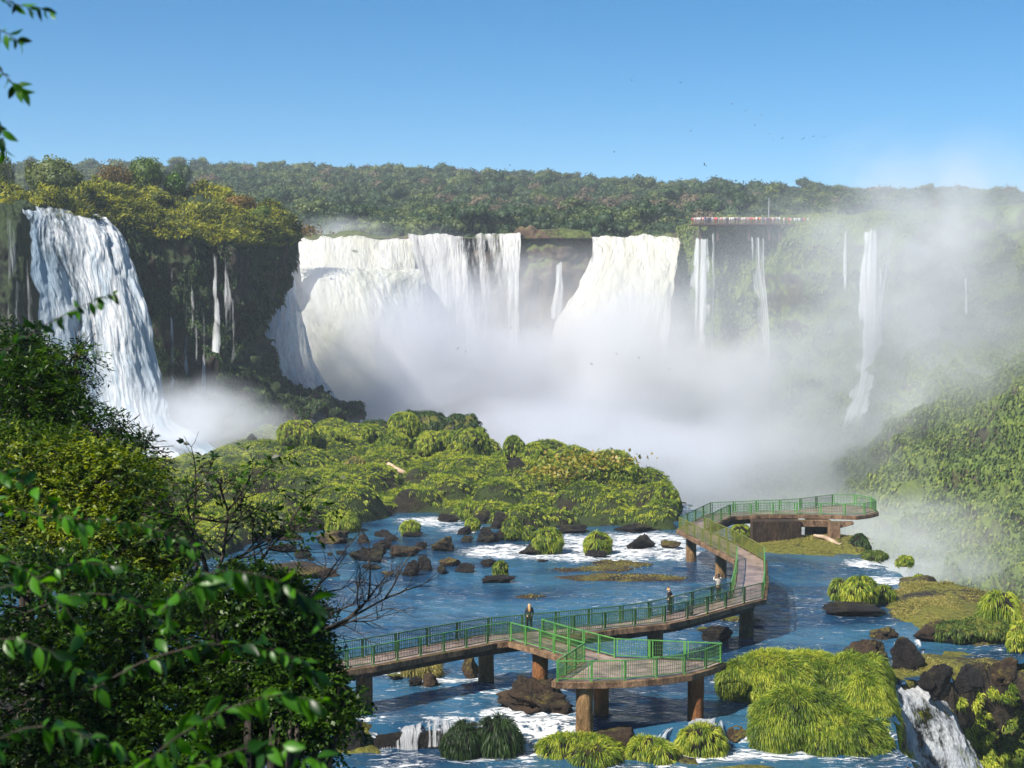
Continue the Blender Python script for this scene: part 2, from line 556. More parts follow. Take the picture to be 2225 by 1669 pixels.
M['cliff_far'] = rockmat('far_cliff', (0.055, 0.035, 0.025, 1), (0.2, 0.13, 0.085, 1), ((0.04, 0.06, 0.015, 1), (0.12, 0.15, 0.03, 1)), 0.42, 0.8, 0.12, 1.2, zstretch=0.8)
M['cliff_green'] = rockmat('green_cliff', (0.05, 0.045, 0.025, 1), (0.14, 0.12, 0.06, 1), ((0.04, 0.08, 0.015, 1), (0.15, 0.2, 0.035, 1)), 0.8, 0.8, 0.1, 1.2, zstretch=0.5)
M['soil'] = rockmat('soil', (0.015, 0.014, 0.01, 1), (0.06, 0.05, 0.03, 1), ((0.02, 0.04, 0.008, 1), (0.07, 0.1, 0.02, 1)), 0.8, 0.8, 0.3, 0.6)
M['forest_floor'] = rockmat('forest_floor', (0.015, 0.025, 0.01, 1), (0.04, 0.055, 0.02, 1), ((0.015, 0.03, 0.008, 1), (0.05, 0.07, 0.02, 1)), 0.7, 0.9, 0.05, 0.5)
M['water'] = watermat('river_water', (0.005, 0.028, 0.068, 1), (0.022, 0.085, 0.15, 1), True, 0.6, 0.06)
M['gorge_water'] = watermat('gorge_water', (0.25, 0.32, 0.34, 1), (0.5, 0.55, 0.56, 1), False, 0.8, 0.3)
M['concrete'] = rockmat('stained_concrete', (0.1, 0.05, 0.028, 1), (0.55, 0.34, 0.2, 1), ((0.05, 0.045, 0.012, 1), (0.16, 0.12, 0.03, 1)), 0.3, 0.75, 1.6, 0.6, zstretch=.4)
M['deck'] = plain('deck_top', (0.13, 0.085, 0.07, 1), 0.32, c2=(0.38, 0.27, 0.22, 1), sc=0.9, bump=0.3)
M['pillar'] = rockmat('pillar_concrete', (0.1, 0.048, 0.02, 1), (0.6, 0.36, 0.16, 1), ((0.06, 0.05, 0.012, 1), (0.2, 0.16, 0.03, 1)), 0.3, 0.8, 1.3, 0.8, zstretch=.3)
M['rust'] = rockmat('rusty_pillar', (0.3, 0.06, 0.01, 1), (0.6, 0.26, 0.09, 1), ((0.08, 0.06, 0.012, 1), (0.24, 0.18, 0.04, 1)), 0.3, 0.8, 1.3, 0.8, zstretch=.25)
M['shaded_wall'] = rockmat('shaded_wall', (0.02, 0.012, 0.008, 1), (0.13, 0.08, 0.05, 1), None, 0.3, 0.8, 1.3, 0.8, zstretch=.3)  # dark brown with the wall's shade painted into the colour
M['shaded_base'] = plain('shaded_girder', (0.012, 0.01, 0.008, 1), 0.85, c2=(0.06, 0.04, 0.03, 1), sc=2)  # near black tone paints in the shade under the deck
M['rail'] = plain('green_paint', (0.05, 0.22, 0.04, 1), 0.4, c2=(0.13, 0.36, 0.08, 1), sc=2)
M['rail_olive'] = plain('olive_paint', (0.1, 0.15, 0.02, 1), 0.5, c2=(0.2, 0.2, 0.03, 1), sc=2)
M['rail_shaded'] = plain('shaded_green_paint', (0.03, 0.11, 0.025, 1), 0.4, c2=(0.08, 0.2, 0.05, 1), sc=2)  # darker copy of the rail green, shade on rails and bars painted in
M['wood'] = plain('dead_wood', (0.3, 0.2, 0.13, 1), 0.8, c2=(0.55, 0.42, 0.3, 1), sc=1.4)

# ================================================================= world, sun, camera
world = bpy.data.worlds.new('World')
SC.world = world
world.use_nodes = True
wt = world.node_tree
wt.nodes.clear()
wo = wt.nodes.new('ShaderNodeOutputWorld')
bg = wt.nodes.new('ShaderNodeBackground')
sky = wt.nodes.new('ShaderNodeTexSky')
SUN_EL, SUN_AZ = R(48), R(-130)      # azimuth counted from the view direction, left is negative
sky.sky_type = 'NISHITA'
sky.sun_disc = False
sky.sun_elevation = SUN_EL
sky.sun_rotation = SUN_AZ
sky.altitude = 200
sky.air_density = 0.6
sky.dust_density = 0.0
sky.ozone_density = 2.4
bg.inputs[1].default_value = 0.064
hs_ = wt.nodes.new('ShaderNodeHueSaturation')
hs_.inputs['Saturation'].default_value = 1.42
hs_.inputs['Hue'].default_value = 0.492
wt.links.new(sky.outputs[0], hs_.inputs['Color'])
wt.links.new(hs_.outputs[0], bg.inputs[0])
wt.links.new(bg.outputs[0], wo.inputs[0])
sd = bpy.data.lights.new('sun', 'SUN')
sd.energy = 5.0
sd.angle = R(0.6)
sd.color = (1.0, 0.93, 0.82)
so = bpy.data.objects.new('sun', sd)
COL.objects.link(so)
sdir = Vector((math.sin(SUN_AZ) * math.cos(SUN_EL), math.cos(SUN_AZ) * math.cos(SUN_EL), math.sin(SUN_EL)))
so.rotation_euler = sdir.to_track_quat('Z', 'Y').to_euler()
so.location = (-60, -20, 120)

cd = bpy.data.cameras.new('camera')
co = bpy.data.objects.new('camera', cd)
COL.objects.link(co)
co.location = (0, 0, CAMZ)
co.rotation_euler = (math.pi / 2 - PITCH, 0, 0)
cd.sensor_width = 36
cd.lens = FPX / 2225 * 36
cd.clip_start = 0.1
cd.clip_end = 9000
cd.dof.use_dof = True
cd.dof.focus_distance = 110
cd.dof.aperture_fstop = 5.0
SC.camera = co
SC.view_settings.view_transform = 'Standard'
SC.view_settings.look = 'None'
SC.view_settings.exposure = 1.1
SC.view_settings.gamma = 1.0
cy = SC.cycles
cy.use_denoising = True
cy.max_bounces = 8
cy.diffuse_bounces = 2
cy.glossy_bounces = 2
cy.transmission_bounces = 2
cy.transparent_max_bounces = 14
cy.volume_bounces = 3
cy.volume_max_steps = 64
cy.volume_step_rate = 1.0
cy.caustics_reflective = False
cy.caustics_refractive = False
cy.sample_clamp_indirect = 6

# ================================================================= terrace (middle level of the falls)
TP = [G(*q) for q in ((-500, 960), (-100, 930), (300, 920), (740, 918), (800, 945), (1000, 985), (1200, 1012), (1400, 1055), (1490, 1095),
      (1600, 1138), (1760, 1163), (1885, 1190), (1960, 1235), (2030, 1285), (2085, 1300), (2215, 1330), (2600, 1400),
      (2600, 1500), (2225, 1440), (2130, 1455), (2020, 1480), (1965, 1488), (1915, 1478), (1945, 1540), (1970, 1640), (1985, 1760), (2000, 1990), (-500, 1990))]
def axis(*segs):
    out = []
    for a, b, s in segs:
        out.append(np.arange(a, b, s))
    return np.concatenate(out)
xs = axis((-150, -40, 1.5), (-40, 58, 0.5), (58, 70, 2))
ys = axis((56, 74, 1.5), (74, 128, 0.4), (128, 180, 0.9), (180, 292, 2.0))
Y, X = np.meshgrid(ys, xs, indexing='ij')
sd_ = seg_dist(TP, X, Y)
P2 = np.stack([X.ravel(), Y.ravel(), np.zeros(X.size)], 1)
nzA = fbm(P2 * 0.35, 4, 3).reshape(X.shape)
nzB = fbm(P2 * 0.09, 3, 5).reshape(X.shape)
sdn = sd_ + nzA * 0.9
h = -0.75 + nzA * 0.35
def bump(u, v, rx, ry, hh, p=1.0):
    global h
    c = G(u, v)
    q = ((X - c[0]) / rx) ** 2 + ((Y - c[1]) / ry) ** 2
    h = h + hh * np.exp(-q * p)
bump(1700, 1186, 7.0, 5.5, 1.35); bump(1800, 1184, 5, 5, 1.3); bump(1850, 1190, 3, 3, 0.9)
bump(2050, 1325, 3.6, 5, 1.1); bump(2130, 1345, 4.5, 8, 1.5); bump(2010, 1300, 3, 3, 0.9); bump(2000, 1345, 2.5, 3.0, .8)
bump(1440, 1150, 9, 3, 0.6)
bump(1900, 1480, 2.5, 3.0, 1.0); bump(2090, 1450, 5, 3.0, 1.6); bump(1960, 1400, 4, 3, .6)
bump(770, 1590, 1.6, 2.0, 1.1); bump(1340, 1605, 4.0, 1.4, 1.0); bump(1620, 1640, 4.0, 1.4, 1.2); bump(1000, 1640, 3.0, 1.4, .9)
ridge = line_dist([G(*q) for q in ((1885, 1196), (1965, 1240), (2035, 1290), (2090, 1305), (2215, 1335))], X, Y)
h = h + 1.25 * np.exp(-(ridge / 1.6) ** 2) * (0.7 + 0.6 * nzA)
step = smooth(Y + nzA * .3, 80.2, 79.3)                     # the river steps down across the foreground
h = h - 0.9 * step
drop = smooth(sdn, 0.4, -3.4)
h = h * (1 - drop) + drop * (-26 + nzB * 2)
h = h + drop * (1 - drop) * nzA * 6
# left bank under the trees
h = np.where(h > 0.18, 0.18 + (h - 0.18) * 0.4, h)
bank = smooth(X + 12 + 0.28 * (Y - 56), 0, -16) * smooth(Y, 112, 84)
h = h + bank * 7
nr, nc = X.shape
V = np.stack([X, Y, h], -1).reshape(-1, 3)
o = mesh('river_terrace', V, gridF(nr, nc)[:, ::-1], M['terrace'])
tag(o, 'dark wet basalt terrace with mossy edges under the river', 'terrace', kind='structure')

# river surface
foam = np.zeros(X.shape)
def fm(u, v, rx, ry, a=1.0):
    global foam
    c = G(u, v)
    foam = np.maximum(foam, a * np.exp(-((X - c[0]) / rx) ** 2 - ((Y - c[1]) / ry) ** 2))
for q in ((1130, 1200, 5.5, 3.5), (1230, 1200, 4, 5), (1340, 1188, 4.5, 8), (1420, 1180, 4, 7), (1470, 1205, 3, 4, .7), (1250, 1172, 3, 3, .8), (935, 1133, 3.2, 3.2), (1000, 1150, 3, 3, .6), (1090, 1190, 3, 2, .8),
          (1275, 1218, 5, 2, .5), (800, 1560, 3, 1.5, .4), (1000, 1562, 5, 2, .45), (1150, 1575, 3.2, 3.2, 1.0), (1110, 1560, 2, 2.6, .9), (1240, 1560, 3, 2, .4), (980, 1478, 3.0, 1.0, .6), (880, 1465, 2, 1, .6), (1310, 1525, 2.5, 1.5, .3),
          (1760, 1500, 3, 2, .3), (1900, 1465, 2, 2, .6), (1880, 1225, 2, 2.5, .9), (1930, 1262, 2, 2, .9), (500, 975, 14, 22, .9), (1480, 1330, 4, 2, .25), (1700, 1260, 4, 3, .2), (1600, 1480, 5, 2, .28), (1350, 1500, 4, 1.2, .3), (900, 1530, 6, 1.2, .3), (1660, 1600, 3, 1.2, .8), (1500, 1600, 3.5, 1.4, .8)):
    fm(*q)
st2 = smooth(Y + nzA * 0.25, 79.95, 79.25)
foam = np.maximum(foam, 0.95 * np.exp(-((st2 - 0.6) / 0.42) ** 2) * (st2 > 0.02) * (0.45 + 0.5 * smooth(nzA, -0.5, 0.3)))
foam = np.maximum(foam, 0.1)
foam = np.minimum(foam, .52)
foam = np.maximum(foam, np.where(Y < 130, 0.2, 0.06) + .12 * nzB)
wz = -0.95 * st2 + 0.05 * fbm(P2 * np.array([0.7, 1.3, 1]), 3, 9).reshape(X.shape) + 0.16 * foam * fbm(P2 * 1.6, 3, 19).reshape(X.shape)
wz = wz - 0.5 * smooth(sdn, 0.6, -0.8)
F = gridF(nr, nc)[:, ::-1]
ok = sdn.ravel() > -0.12
keep = ok[F].all(1)
o = mesh('river_water', np.stack([X, Y, wz], -1).reshape(-1, 3), F[keep], M['water'], attrs={'foam': foam.ravel()})
tag(o, 'blue rippled river flowing over the middle terrace', 'river', kind='structure')

# gorge water far below, and the ground sheet that reaches the horizon
xs2, ys2 = np.linspace(-500, 500, 60), np.linspace(-60, 760, 60)
Y2, X2 = np.meshgrid(ys2, xs2, indexing='ij')
o = mesh('gorge_water', np.stack([X2, Y2, np.full(X2.shape, -24.8)], -1).reshape(-1, 3), gridF(60, 60)[:, ::-1], M['gorge_water'])
tag(o, 'churning pale water on the gorge floor under the mist', 'gorge water', kind='structure')

# plateau with the wooded hill
UP = [W(*q) for q in ((-900, 430, 262), (75, 440, 270), (235, 432, 283), (400, 436, 296), (500, 440, 308), (400, 460, 300), (300, 480, 322), (520, 500, 380), (570, 500, 388), (900, 500, 388), (1128, 500, 390), (1283, 500, 392), (1490, 500, 388), (1560, 490, 382), (1700, 480, 377), (1850, 480, 367), (2000, 470, 352), (2225, 460, 335), (2700, 440, 300))] 
UP = [np.array(p) for p in UP] + [np.array((700., 250., 0)), np.array((4200., 100., 0)), np.array((4200., 5200., 0)), np.array((-4200., 5200., 0)), np.array((-4200., 200., 0))]
def hill(x, y):
    u = 1112.5 + x / np.maximum(y, 1) * FPX
    top = np.interp(u, [-400, 0, 430, 900, 1400, 1900, 2300], [395, 400, 402, 410, 438, 456, 462])     # line the hill crest has to reach
    zc = CAMZ + (640 - top) * 1050 / FPX
    t = smooth(y, 405, 1080)
    return 37.0 + (zc - 37.0) * t ** 0.9
xs3 = axis((-4200, -700, 120), (-700, 700, 10), (700, 4300, 120))
ys3 = axis((150, 700, 6), (700, 1400, 20), (1400, 5300, 130))
Y3, X3 = np.meshgrid(ys3, xs3, indexing='ij')
s3 = seg_dist(UP, X3, Y3)
P3 = np.stack([X3.ravel(), Y3.ravel(), np.zeros(X3.size)], 1)
hz = hill(X3, Y3) + fbm(P3 * 0.012, 3, 2).reshape(X3.shape) * 3 * smooth(Y3, 420, 700)
hz = np.where((X3 < -64) & (Y3 < 400), np.maximum(hz, 39.5), hz)
dr = smooth(s3, 2, -9)
hz = hz * (1 - dr) + dr * -30
o = mesh('ground', np.stack([X3, Y3, hz], -1).reshape(-1, 3), gridF(len(ys3), len(xs3))[:, ::-1], M['forest_floor'])
tag(o, 'plateau and wooded hill above the falls', 'ground', kind='structure')

# hillside below the camera, carrying the foreground trees
xs4, ys4 = axis((-90, 60, 1.5)), axis((-40, 64, 1.5))
Y4, X4 = np.meshgrid(ys4, xs4, indexing='ij')
P4 = np.stack([X4.ravel(), Y4.ravel(), np.zeros(X4.size)], 1)
hz4 = np.interp(Y4, [-40, -2, 6, 30, 56, 70], [30, 21.6, 19.0, 7.5, -0.9, -4]) + np.maximum(-X4 - 6, 0) * 0.16 + fbm(P4 * 0.2, 3, 8).reshape(X4.shape) * 0.5
hz4 = np.where(X4 > 14, hz4 - (X4 - 14) * 0.9, hz4)
o = mesh('hillside', np.stack([X4, Y4, hz4], -1).reshape(-1, 3), gridF(len(ys4), len(xs4))[:, ::-1], M['soil'])
tag(o, 'steep overgrown hillside under the foreground trees', 'hillside', kind='structure')
HILLZ = lambda x, y: float(np.interp(y, [-40, -2, 6, 30, 56, 70], [30, 21.6, 19.0, 7.5, -0.9, -4]) + max(-x - 6, 0) * 0.16)

# ================================================================= cliffs
def vegpts(P, N, n, zmin=None):
    nr, nc = P.shape[:2]
    i = rng.integers(0, nr - 1, n); j = rng.integers(0, nc - 1, n)
    a, b = rng.uniform(size=(n, 1)), rng.uniform(size=(n, 1))
    p = P[i, j] * (1 - a) * (1 - b) + P[i + 1, j] * a * (1 - b) + P[i, j + 1] * (1 - a) * b + P[i + 1, j + 1] * a * b
    return p, N[i, j], i / nr, j / nc

def cliff(name, rows, nr, nc, mat, amp=1.6, stretch=0.35, freq=0.22, seed=1, lump=0.0, topfade=0.0, fine=1.1):
    P = loft(rows, nr, nc)
    N = normals(P)
    if N[..., 1].mean() > 0: N = -N
    q = P.reshape(-1, 3) * np.array([1, 1, stretch])
    d = fbm(q * freq, 5, seed, 0.55) * amp
    d2 = np.abs(fbm(q * freq * 2.3 + 9, 3, seed + 40)) * amp * 0.6
    if lump:
        d = d + lump * (1 - np.abs(vnoise(P.reshape(-1, 3) * 0.16, seed + 4))) ** 2
    d = d + fbm(P.reshape(-1, 3) * fine, 3, seed + 77) * amp * .16
    fd = np.linspace(0, 1, nr)[:, None]
    fd = smooth(fd, 0.02, 0.02 + topfade) if topfade else np.ones_like(fd)
    P = P + N * ((d + d2).reshape(nr, nc) * fd)[..., None]
    P[..., 2] += (fbm(P.reshape(-1, 3) * 0.3, 3, seed + 9) * 0.4).reshape(nr, nc) * fd
    o = mesh(name, P.reshape(-1, 3), gridF(nr, nc), mat)
    return o, P, N

LC = [
 [(-200, 440, 250), (75, 441, 262), (235, 434, 275), (310, 432, 280), (400, 436, 288), (470, 442, 292), (530, 458, 294), (560, 478, 292), (330, 470, 330)],
 [(-200, 455, 228), (75, 453, 240), (235, 450, 254), (310, 468, 258), (400, 480, 266), (500, 485, 270), (566, 486, 278), (592, 492, 287), (330, 480, 328)],
 [(-200, 468, 215), (75, 462, 230), (240, 472, 241), (310, 492, 245), (400, 508, 249), (500, 520, 257), (585, 515, 269), (604, 505, 285), (330, 490, 328)],
 [(-200, 600, 212), (75, 600, 228), (262, 600, 239), (315, 600, 242), (400, 600, 246), (500, 600, 253), (580, 602, 266), (590, 600, 285), (330, 600, 326)],
 [(-200, 750, 210), (80, 760, 226), (290, 740, 234), (345, 740, 236), (410, 740, 239), (478, 720, 247), (538, 690, 259), (550, 690, 285), (330, 690, 325)],
 [(-200, 850, 208), (120, 860, 224), (335, 850, 229), (385, 850, 231), (440, 840, 233), (498, 815, 240), (534, 760, 254), (548, 770, 285), (330, 770, 325)],
 [(-200, 960, 203), (200, 960, 218), (365, 925, 224), (415, 925, 223), (480, 905, 228), (555, 866, 240), (600, 845, 256), (620, 850, 285), (400, 850, 322)],
 [(-200, 1010, 192), (200, 1000, 202), (380, 975, 208), (440, 968, 212), (540, 948, 222), (650, 915, 242), (745, 912, 262), (770, 915, 285), (480, 915, 322)],
]
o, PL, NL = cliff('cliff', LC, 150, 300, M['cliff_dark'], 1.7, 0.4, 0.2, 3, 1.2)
tag(o, 'dark shaded cliff beside the left waterfall, overgrown and dripping', 'cliff', kind='structure')
p, n_, fi, fj = vegpts(PL, NL, 30000)
k = (fi > 0.27) & (fbm(p * np.array([.25, .25, .1]), 3, 77) > -0.15) & (p[:, 2] > -2)
p, n_ = p[k], n_[k]
m_ = len(p)
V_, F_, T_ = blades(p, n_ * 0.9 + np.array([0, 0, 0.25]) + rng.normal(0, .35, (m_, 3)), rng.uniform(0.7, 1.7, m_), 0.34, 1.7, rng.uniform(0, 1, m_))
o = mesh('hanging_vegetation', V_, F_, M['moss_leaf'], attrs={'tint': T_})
tag(o, 'dark hanging moss and grass down the shaded cliff face', 'hanging plants', kind='stuff')
# sunny top of the outcrop
k0 = (np.arange(150) < 48)
p, n_, fi, fj = vegpts(PL[:50], NL[:50], 9000)
k = fbm(p * 0.12, 2, 5) > -0.6
p = p[k]; m_ = len(p)
V_, F_, T_ = tussocks(p, np.tile([0, -0.15, 1.0], (m_, 1)), 9, 1.5, 0.26, 1.0, 0.7, rad=0.3)
o = mesh('clifftop_grass', V_, F_, M['top_leaf'], attrs={'tint': T_})
tag(o, 'sunlit yellow green grass and scrub covering the left clifftop', 'grass', kind='stuff')

FC = [
 [(590, 525, 395), (900, 525, 400), (1115, 524, 400), (1138, 504, 402), (1276, 504, 404), (1298, 524, 403), (1490, 524, 398)],
 [(590, 522, 383), (900, 522, 389), (1115, 521, 390), (1138, 508, 390), (1276, 508, 392), (1298, 520, 390), (1490, 520, 387)],
 [(590, 640, 380), (900, 640, 384), (1115, 600, 386), (1138, 575, 386), (1276, 575, 388), (1298, 590, 387), (1490, 600, 383)],
 [(590, 800, 378), (900, 800, 382), (1115, 700, 383), (1138, 640, 382), (1276, 640, 384), (1298, 700, 383), (1490, 800, 380)],
 [(590, 1090, 374), (900, 1090, 378), (1115, 1090, 378), (1138, 1090, 378), (1276, 1090, 378), (1298, 1090, 378), (1490, 1090, 374)],
]
o, PF, NF = cliff('far_cliff', FC, 90, 220, M['cliff_far'], 2.4, 0.8, 0.1, 13, 0.8, topfade=.4)
tag(o, 'reddish brown far rock wall with green patches between the white falls', 'cliff', kind='structure')
RC = [
 [(1470, 500, 398), (1560, 482, 392), (1700, 478, 386), (1850, 474, 376), (2000, 468, 362), (2225, 456, 345), (2600, 440, 310)],
 [(1474, 505, 384), (1560, 492, 378), (1700, 488, 373), (1850, 484, 362), (2000, 476, 347), (2225, 462, 328), (2600, 445, 292)],
 [(1474, 640, 380), (1560, 640, 374), (1700, 640, 369), (1850, 640, 357), (2000, 620, 342), (2225, 610, 322), (2600, 600, 286)],
 [(1474, 800, 376), (1560, 800, 370), (1700, 800, 364), (1850, 790, 352), (2000, 760, 336), (2225, 750, 314), (2600, 740, 279)],
 [(1474, 960, 372), (1600, 960, 366), (1740, 930, 358), (1860, 870, 344), (1990, 790, 325), (2225, 775, 303), (2600, 770, 268)],
 [(1480, 1080, 362), (1640, 1040, 358), (1770, 985, 344), (1880, 930, 328), (2000, 860, 308), (2235, 850, 286), (2600, 850, 250)],
 [(1480, 1086, 360), (1600, 1070, 352), (1760, 1050, 330), (1880, 1020, 310), (2020, 980, 290), (2240, 960, 268), (2600, 960, 232)],
 [(1480, 1095, 350), (1580, 1090, 346), (1720, 1120, 318), (1860, 1150, 294), (2010, 1170, 272), (2240, 1190, 246), (2600, 1200, 212)],
 [(1480, 1100, 340), (1570, 1110, 338), (1700, 1170, 300), (1850, 1230, 270), (2010, 1290, 244), (2250, 1340, 222), (2600, 1400, 190)],
]
o, PR, NR_ = cliff('right_bank_cliff', RC, 190, 280, M['cliff_green'], 2.4, 0.6, 0.11, 23, 3.2, topfade=.25)
tag(o, 'tall green cliff and wooded slope fading into the mist on the right', 'cliff', kind='structure')
p, n_, fi, fj = vegpts(PR, NR_, 120000)
k = (fbm(p * np.array([.09, .09, .05]), 3, 71) > -0.55)
p, n_, fi = p[k], n_[k], fi[k]
m_ = len(p)
big_ = smooth(fi, 0.45, 0.6)[:, None]
V_, F_, T_ = blades(p, n_ + rng.normal(0, .4, (m_, 3)) + np.array([0, 0, .4]), (0.85 + 0.3 * big_[:, 0]) * rng.uniform(.5, 1.3, m_), 0.4 + 0.2 * big_[:, 0], 1.6, np.clip(rng.uniform(0, 1, m_), 0, 1))
o = mesh('cliff_vegetation', V_, F_, M['slope_leaf'], attrs={'tint': T_})
tag(o, 'soft green hanging plants and bushes covering the right cliff', 'cliff plants', kind='stuff')
o, PG, NG = cliff('mossy_cliff', [
 [(-220, 448, 226), (-60, 450, 228), (30, 455, 230), (72, 458, 231)],
 [(-220, 462, 218), (-60, 462, 220), (30, 466, 222), (76, 472, 226)],
 [(-220, 600, 215), (-60, 600, 217), (34, 600, 219), (88, 600, 224)],
 [(-220, 760, 213), (-60, 760, 215), (40, 760, 217), (108, 760, 222)],
 [(-220, 980, 208), (-60, 980, 210), (80, 980, 212), (150, 980, 217)]], 130, 90, M['cliff_mossy'], 0.8, 0.12, 0.5, 33, 0.4)
tag(o, 'mossy green rock face with thin streams at the far left', 'mossy cliff', kind='structure')

# ================================================================= waterfalls
FM = {}
FM['shade'] = fallmat('fall_shade', (0.9, 0.92, 0.95, 1), (0.4, 0.55, 0.7, 1), 0.8, 0.07, 0.6, 0.22)  # bluish shade is painted into this tint; the sun copy is cream
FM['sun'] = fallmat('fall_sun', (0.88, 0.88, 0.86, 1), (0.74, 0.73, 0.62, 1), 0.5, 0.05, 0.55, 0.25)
FM['green'] = fallmat('fall_green', (0.88, 0.9, 0.9, 1), (0.6, 0.62, 0.46, 1), 0.3, 0.035, 0.02, 0.1, tfreq=0.05)
FM['streak'] = fallmat('fall_streak', (0.85, 0.85, 0.84, 1), (0.5, 0.5, 0.5, 1), 0.4, 0.03, 0.53, 0.2)
FM['thin'] = fallmat('fall_thin', (0.9, 0.92, 0.94, 1), (0.75, 0.8, 0.85, 1), 1.8, 0.03, 0.42, 0.5)
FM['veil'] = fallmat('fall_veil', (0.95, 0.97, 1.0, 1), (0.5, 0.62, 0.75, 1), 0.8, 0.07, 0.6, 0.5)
FM['comb'] = fallmat('fall_comb', (1.1, 1.12, 1.15, 1), (0.9, 0.94, 1.0, 1), 4.5, 0.2, 0.68, 0.12)
FM['near'] = fallmat('fall_near', (1.15, 1.17, 1.2, 1), (0.8, 0.88, 0.98, 1), 2.6, 0.6, 0.72, 0.2)

def fall(name, rows, nr, nc, mat, label, amp=0.5, seed=1, edge=0.12, topfade=0.0, botfade=0.1, freq=(0.5, 0.5, 0.06), cov0=0.85, covn=0.35, group=None, world=False):
    P = loft(rows, nr, nc, world)
    N = normals(P)
    if N[..., 1].mean() > 0: N = -N
    du = np.linalg.norm(np.diff(P, axis=1), axis=2).mean(0)
    dv = np.linalg.norm(np.diff(P, axis=0), axis=2).mean(1)
    uu = np.concatenate(([0], np.cumsum(du)))
    vv = np.concatenate(([0], np.cumsum(dv)))
    UV = np.zeros((nr, nc, 3)); UV[..., 0] = uu[None]; UV[..., 1] = vv[:, None]; UV[..., 2] = seed * 3.1
    q = np.stack([UV[..., 0] * freq[0], UV[..., 1] * freq[2], np.full((nr, nc), seed * 7.7)], -1).reshape(-1, 3)
    wob = fbm(q * np.array([.5, 2, 1]), 2, seed)
    q[:, 0] += wob * 0.5
    d = fbm(q, 5, seed, 0.6).reshape(nr, nc)
    q2 = np.stack([UV[..., 0] * 0.5, UV[..., 1] * 0.3, np.full((nr, nc), seed * 2.7)], -1).reshape(-1, 3)
    d3 = fbm(q2, 4, seed + 5).reshape(nr, nc)
    P = P + N * ((d * amp * .55 + d3 * amp * .3) * 0.55 * np.minimum(1, vv / 6)[:, None])[..., None]
    lipn = fbm(np.stack([uu * .35, uu * 0, uu * 0 + seed], 1), 4, seed + 3)
    P[..., 2] += (lipn[None] * .7 * np.exp(-vv / 7)[:, None])
    fu = np.linspace(0, 1, nc)[None]; fv = np.linspace(0, 1, nr)[:, None]
    en = fbm(np.stack([np.repeat(vv, 2) * .25, np.tile([0, 9], nr), np.zeros(nr * 2)], 1), 3, seed).reshape(nr, 2)
    cov = cov0 * smooth(fu + en[:, :1] * edge * .5, 0, edge) * smooth(1 - fu + en[:, 1:] * edge * .5, 0, edge)
    if botfade: cov = cov * smooth(1 - fv, -0.02, botfade)
    if topfade: cov = cov * smooth(fv, -0.02, topfade)
    cov = cov + covn * (d * 0.5) * (cov > 0.02)
    cov = np.clip(cov, 0, 1)
    o = mesh(name, P.reshape(-1, 3), gridF(nr, nc), mat, attrs={'fuv': UV.reshape(-1, 3), 'cov': cov.ravel()})
    tag(o, label, 'waterfall', group)
    return o, P, N

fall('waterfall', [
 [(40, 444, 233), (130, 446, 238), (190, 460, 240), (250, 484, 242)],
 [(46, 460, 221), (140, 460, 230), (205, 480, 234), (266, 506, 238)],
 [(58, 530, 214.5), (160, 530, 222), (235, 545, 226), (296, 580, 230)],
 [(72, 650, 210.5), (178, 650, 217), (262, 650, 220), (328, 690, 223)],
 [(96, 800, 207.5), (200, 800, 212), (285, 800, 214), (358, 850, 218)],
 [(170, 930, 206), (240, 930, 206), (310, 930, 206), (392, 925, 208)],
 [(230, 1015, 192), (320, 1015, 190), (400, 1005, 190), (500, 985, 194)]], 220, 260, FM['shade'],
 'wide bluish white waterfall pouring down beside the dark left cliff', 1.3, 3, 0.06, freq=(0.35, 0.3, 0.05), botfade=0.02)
for i, (cols, lab, cv) in enumerate([
  ([(-30, 470, 780, 22), ], 'broken veil of water over the mossy rock at the left frame edge', .6),
  ([(20, 470, 780, 16)], 'green tinged strand of water down the mossy rock, second from the left edge', .55),
  ([(62, 560, 770, 9)], 'short bright strand on the mossy rock next to the wide left fall', .5)]):
    for (u, v0, v1, w) in cols:
        rows = []
        for t in np.linspace(0, 1, 5):
            v = v0 + (v1 - v0) * t
            ww = w * (0.6 + 0.7 * t); uc = u + 12 * t
            dd = 213.5 - 4 * t if u < 50 else 216.5 - 4 * t
            rows.append([(uc - ww, v, dd), (uc, v, dd - .4), (uc + ww, v, dd)])
        fall('waterfall', rows, 120, 24, FM['thin'], lab, .3, 50 + i, .3, cov0=cv - .06, covn=.9, topfade=.06)
strands = [(402, 520, 860, 5, 244.5, 'tall thin strand of water from the grassy lip of the dark cliff, left one'),
           (372, 575, 700, 4, 243, 'faint upper trickle on the dark cliff beside the wide left fall'),
           (372, 690, 870, 6, 236, 'faint lower pair of trickles low on the dark cliff'),
           (425, 670, 890, 7, 236, 'broken middle trickle on the dark cliff between two brighter strands'),
           (466, 535, 860, 9, 248, 'brightest strand of water on the dark cliff'),
           (492, 560, 760, 10, 248.5, 'spray veil just right of the brightest strand on the dark cliff'),
           (512, 880, 925, 4, 228, 'tiny trickle at the foot of the dark cliff'),
           (415, 600, 740, 5, 243, 'hair thin trickle beside the left tall strand of the dark cliff'),
           (440, 640, 880, 4, 240, 'hair thin trickle left of the brightest strand, lower half of the cliff'),
           (505, 640, 820, 6, 246, 'faint falling spray near the right corner of the dark cliff')]
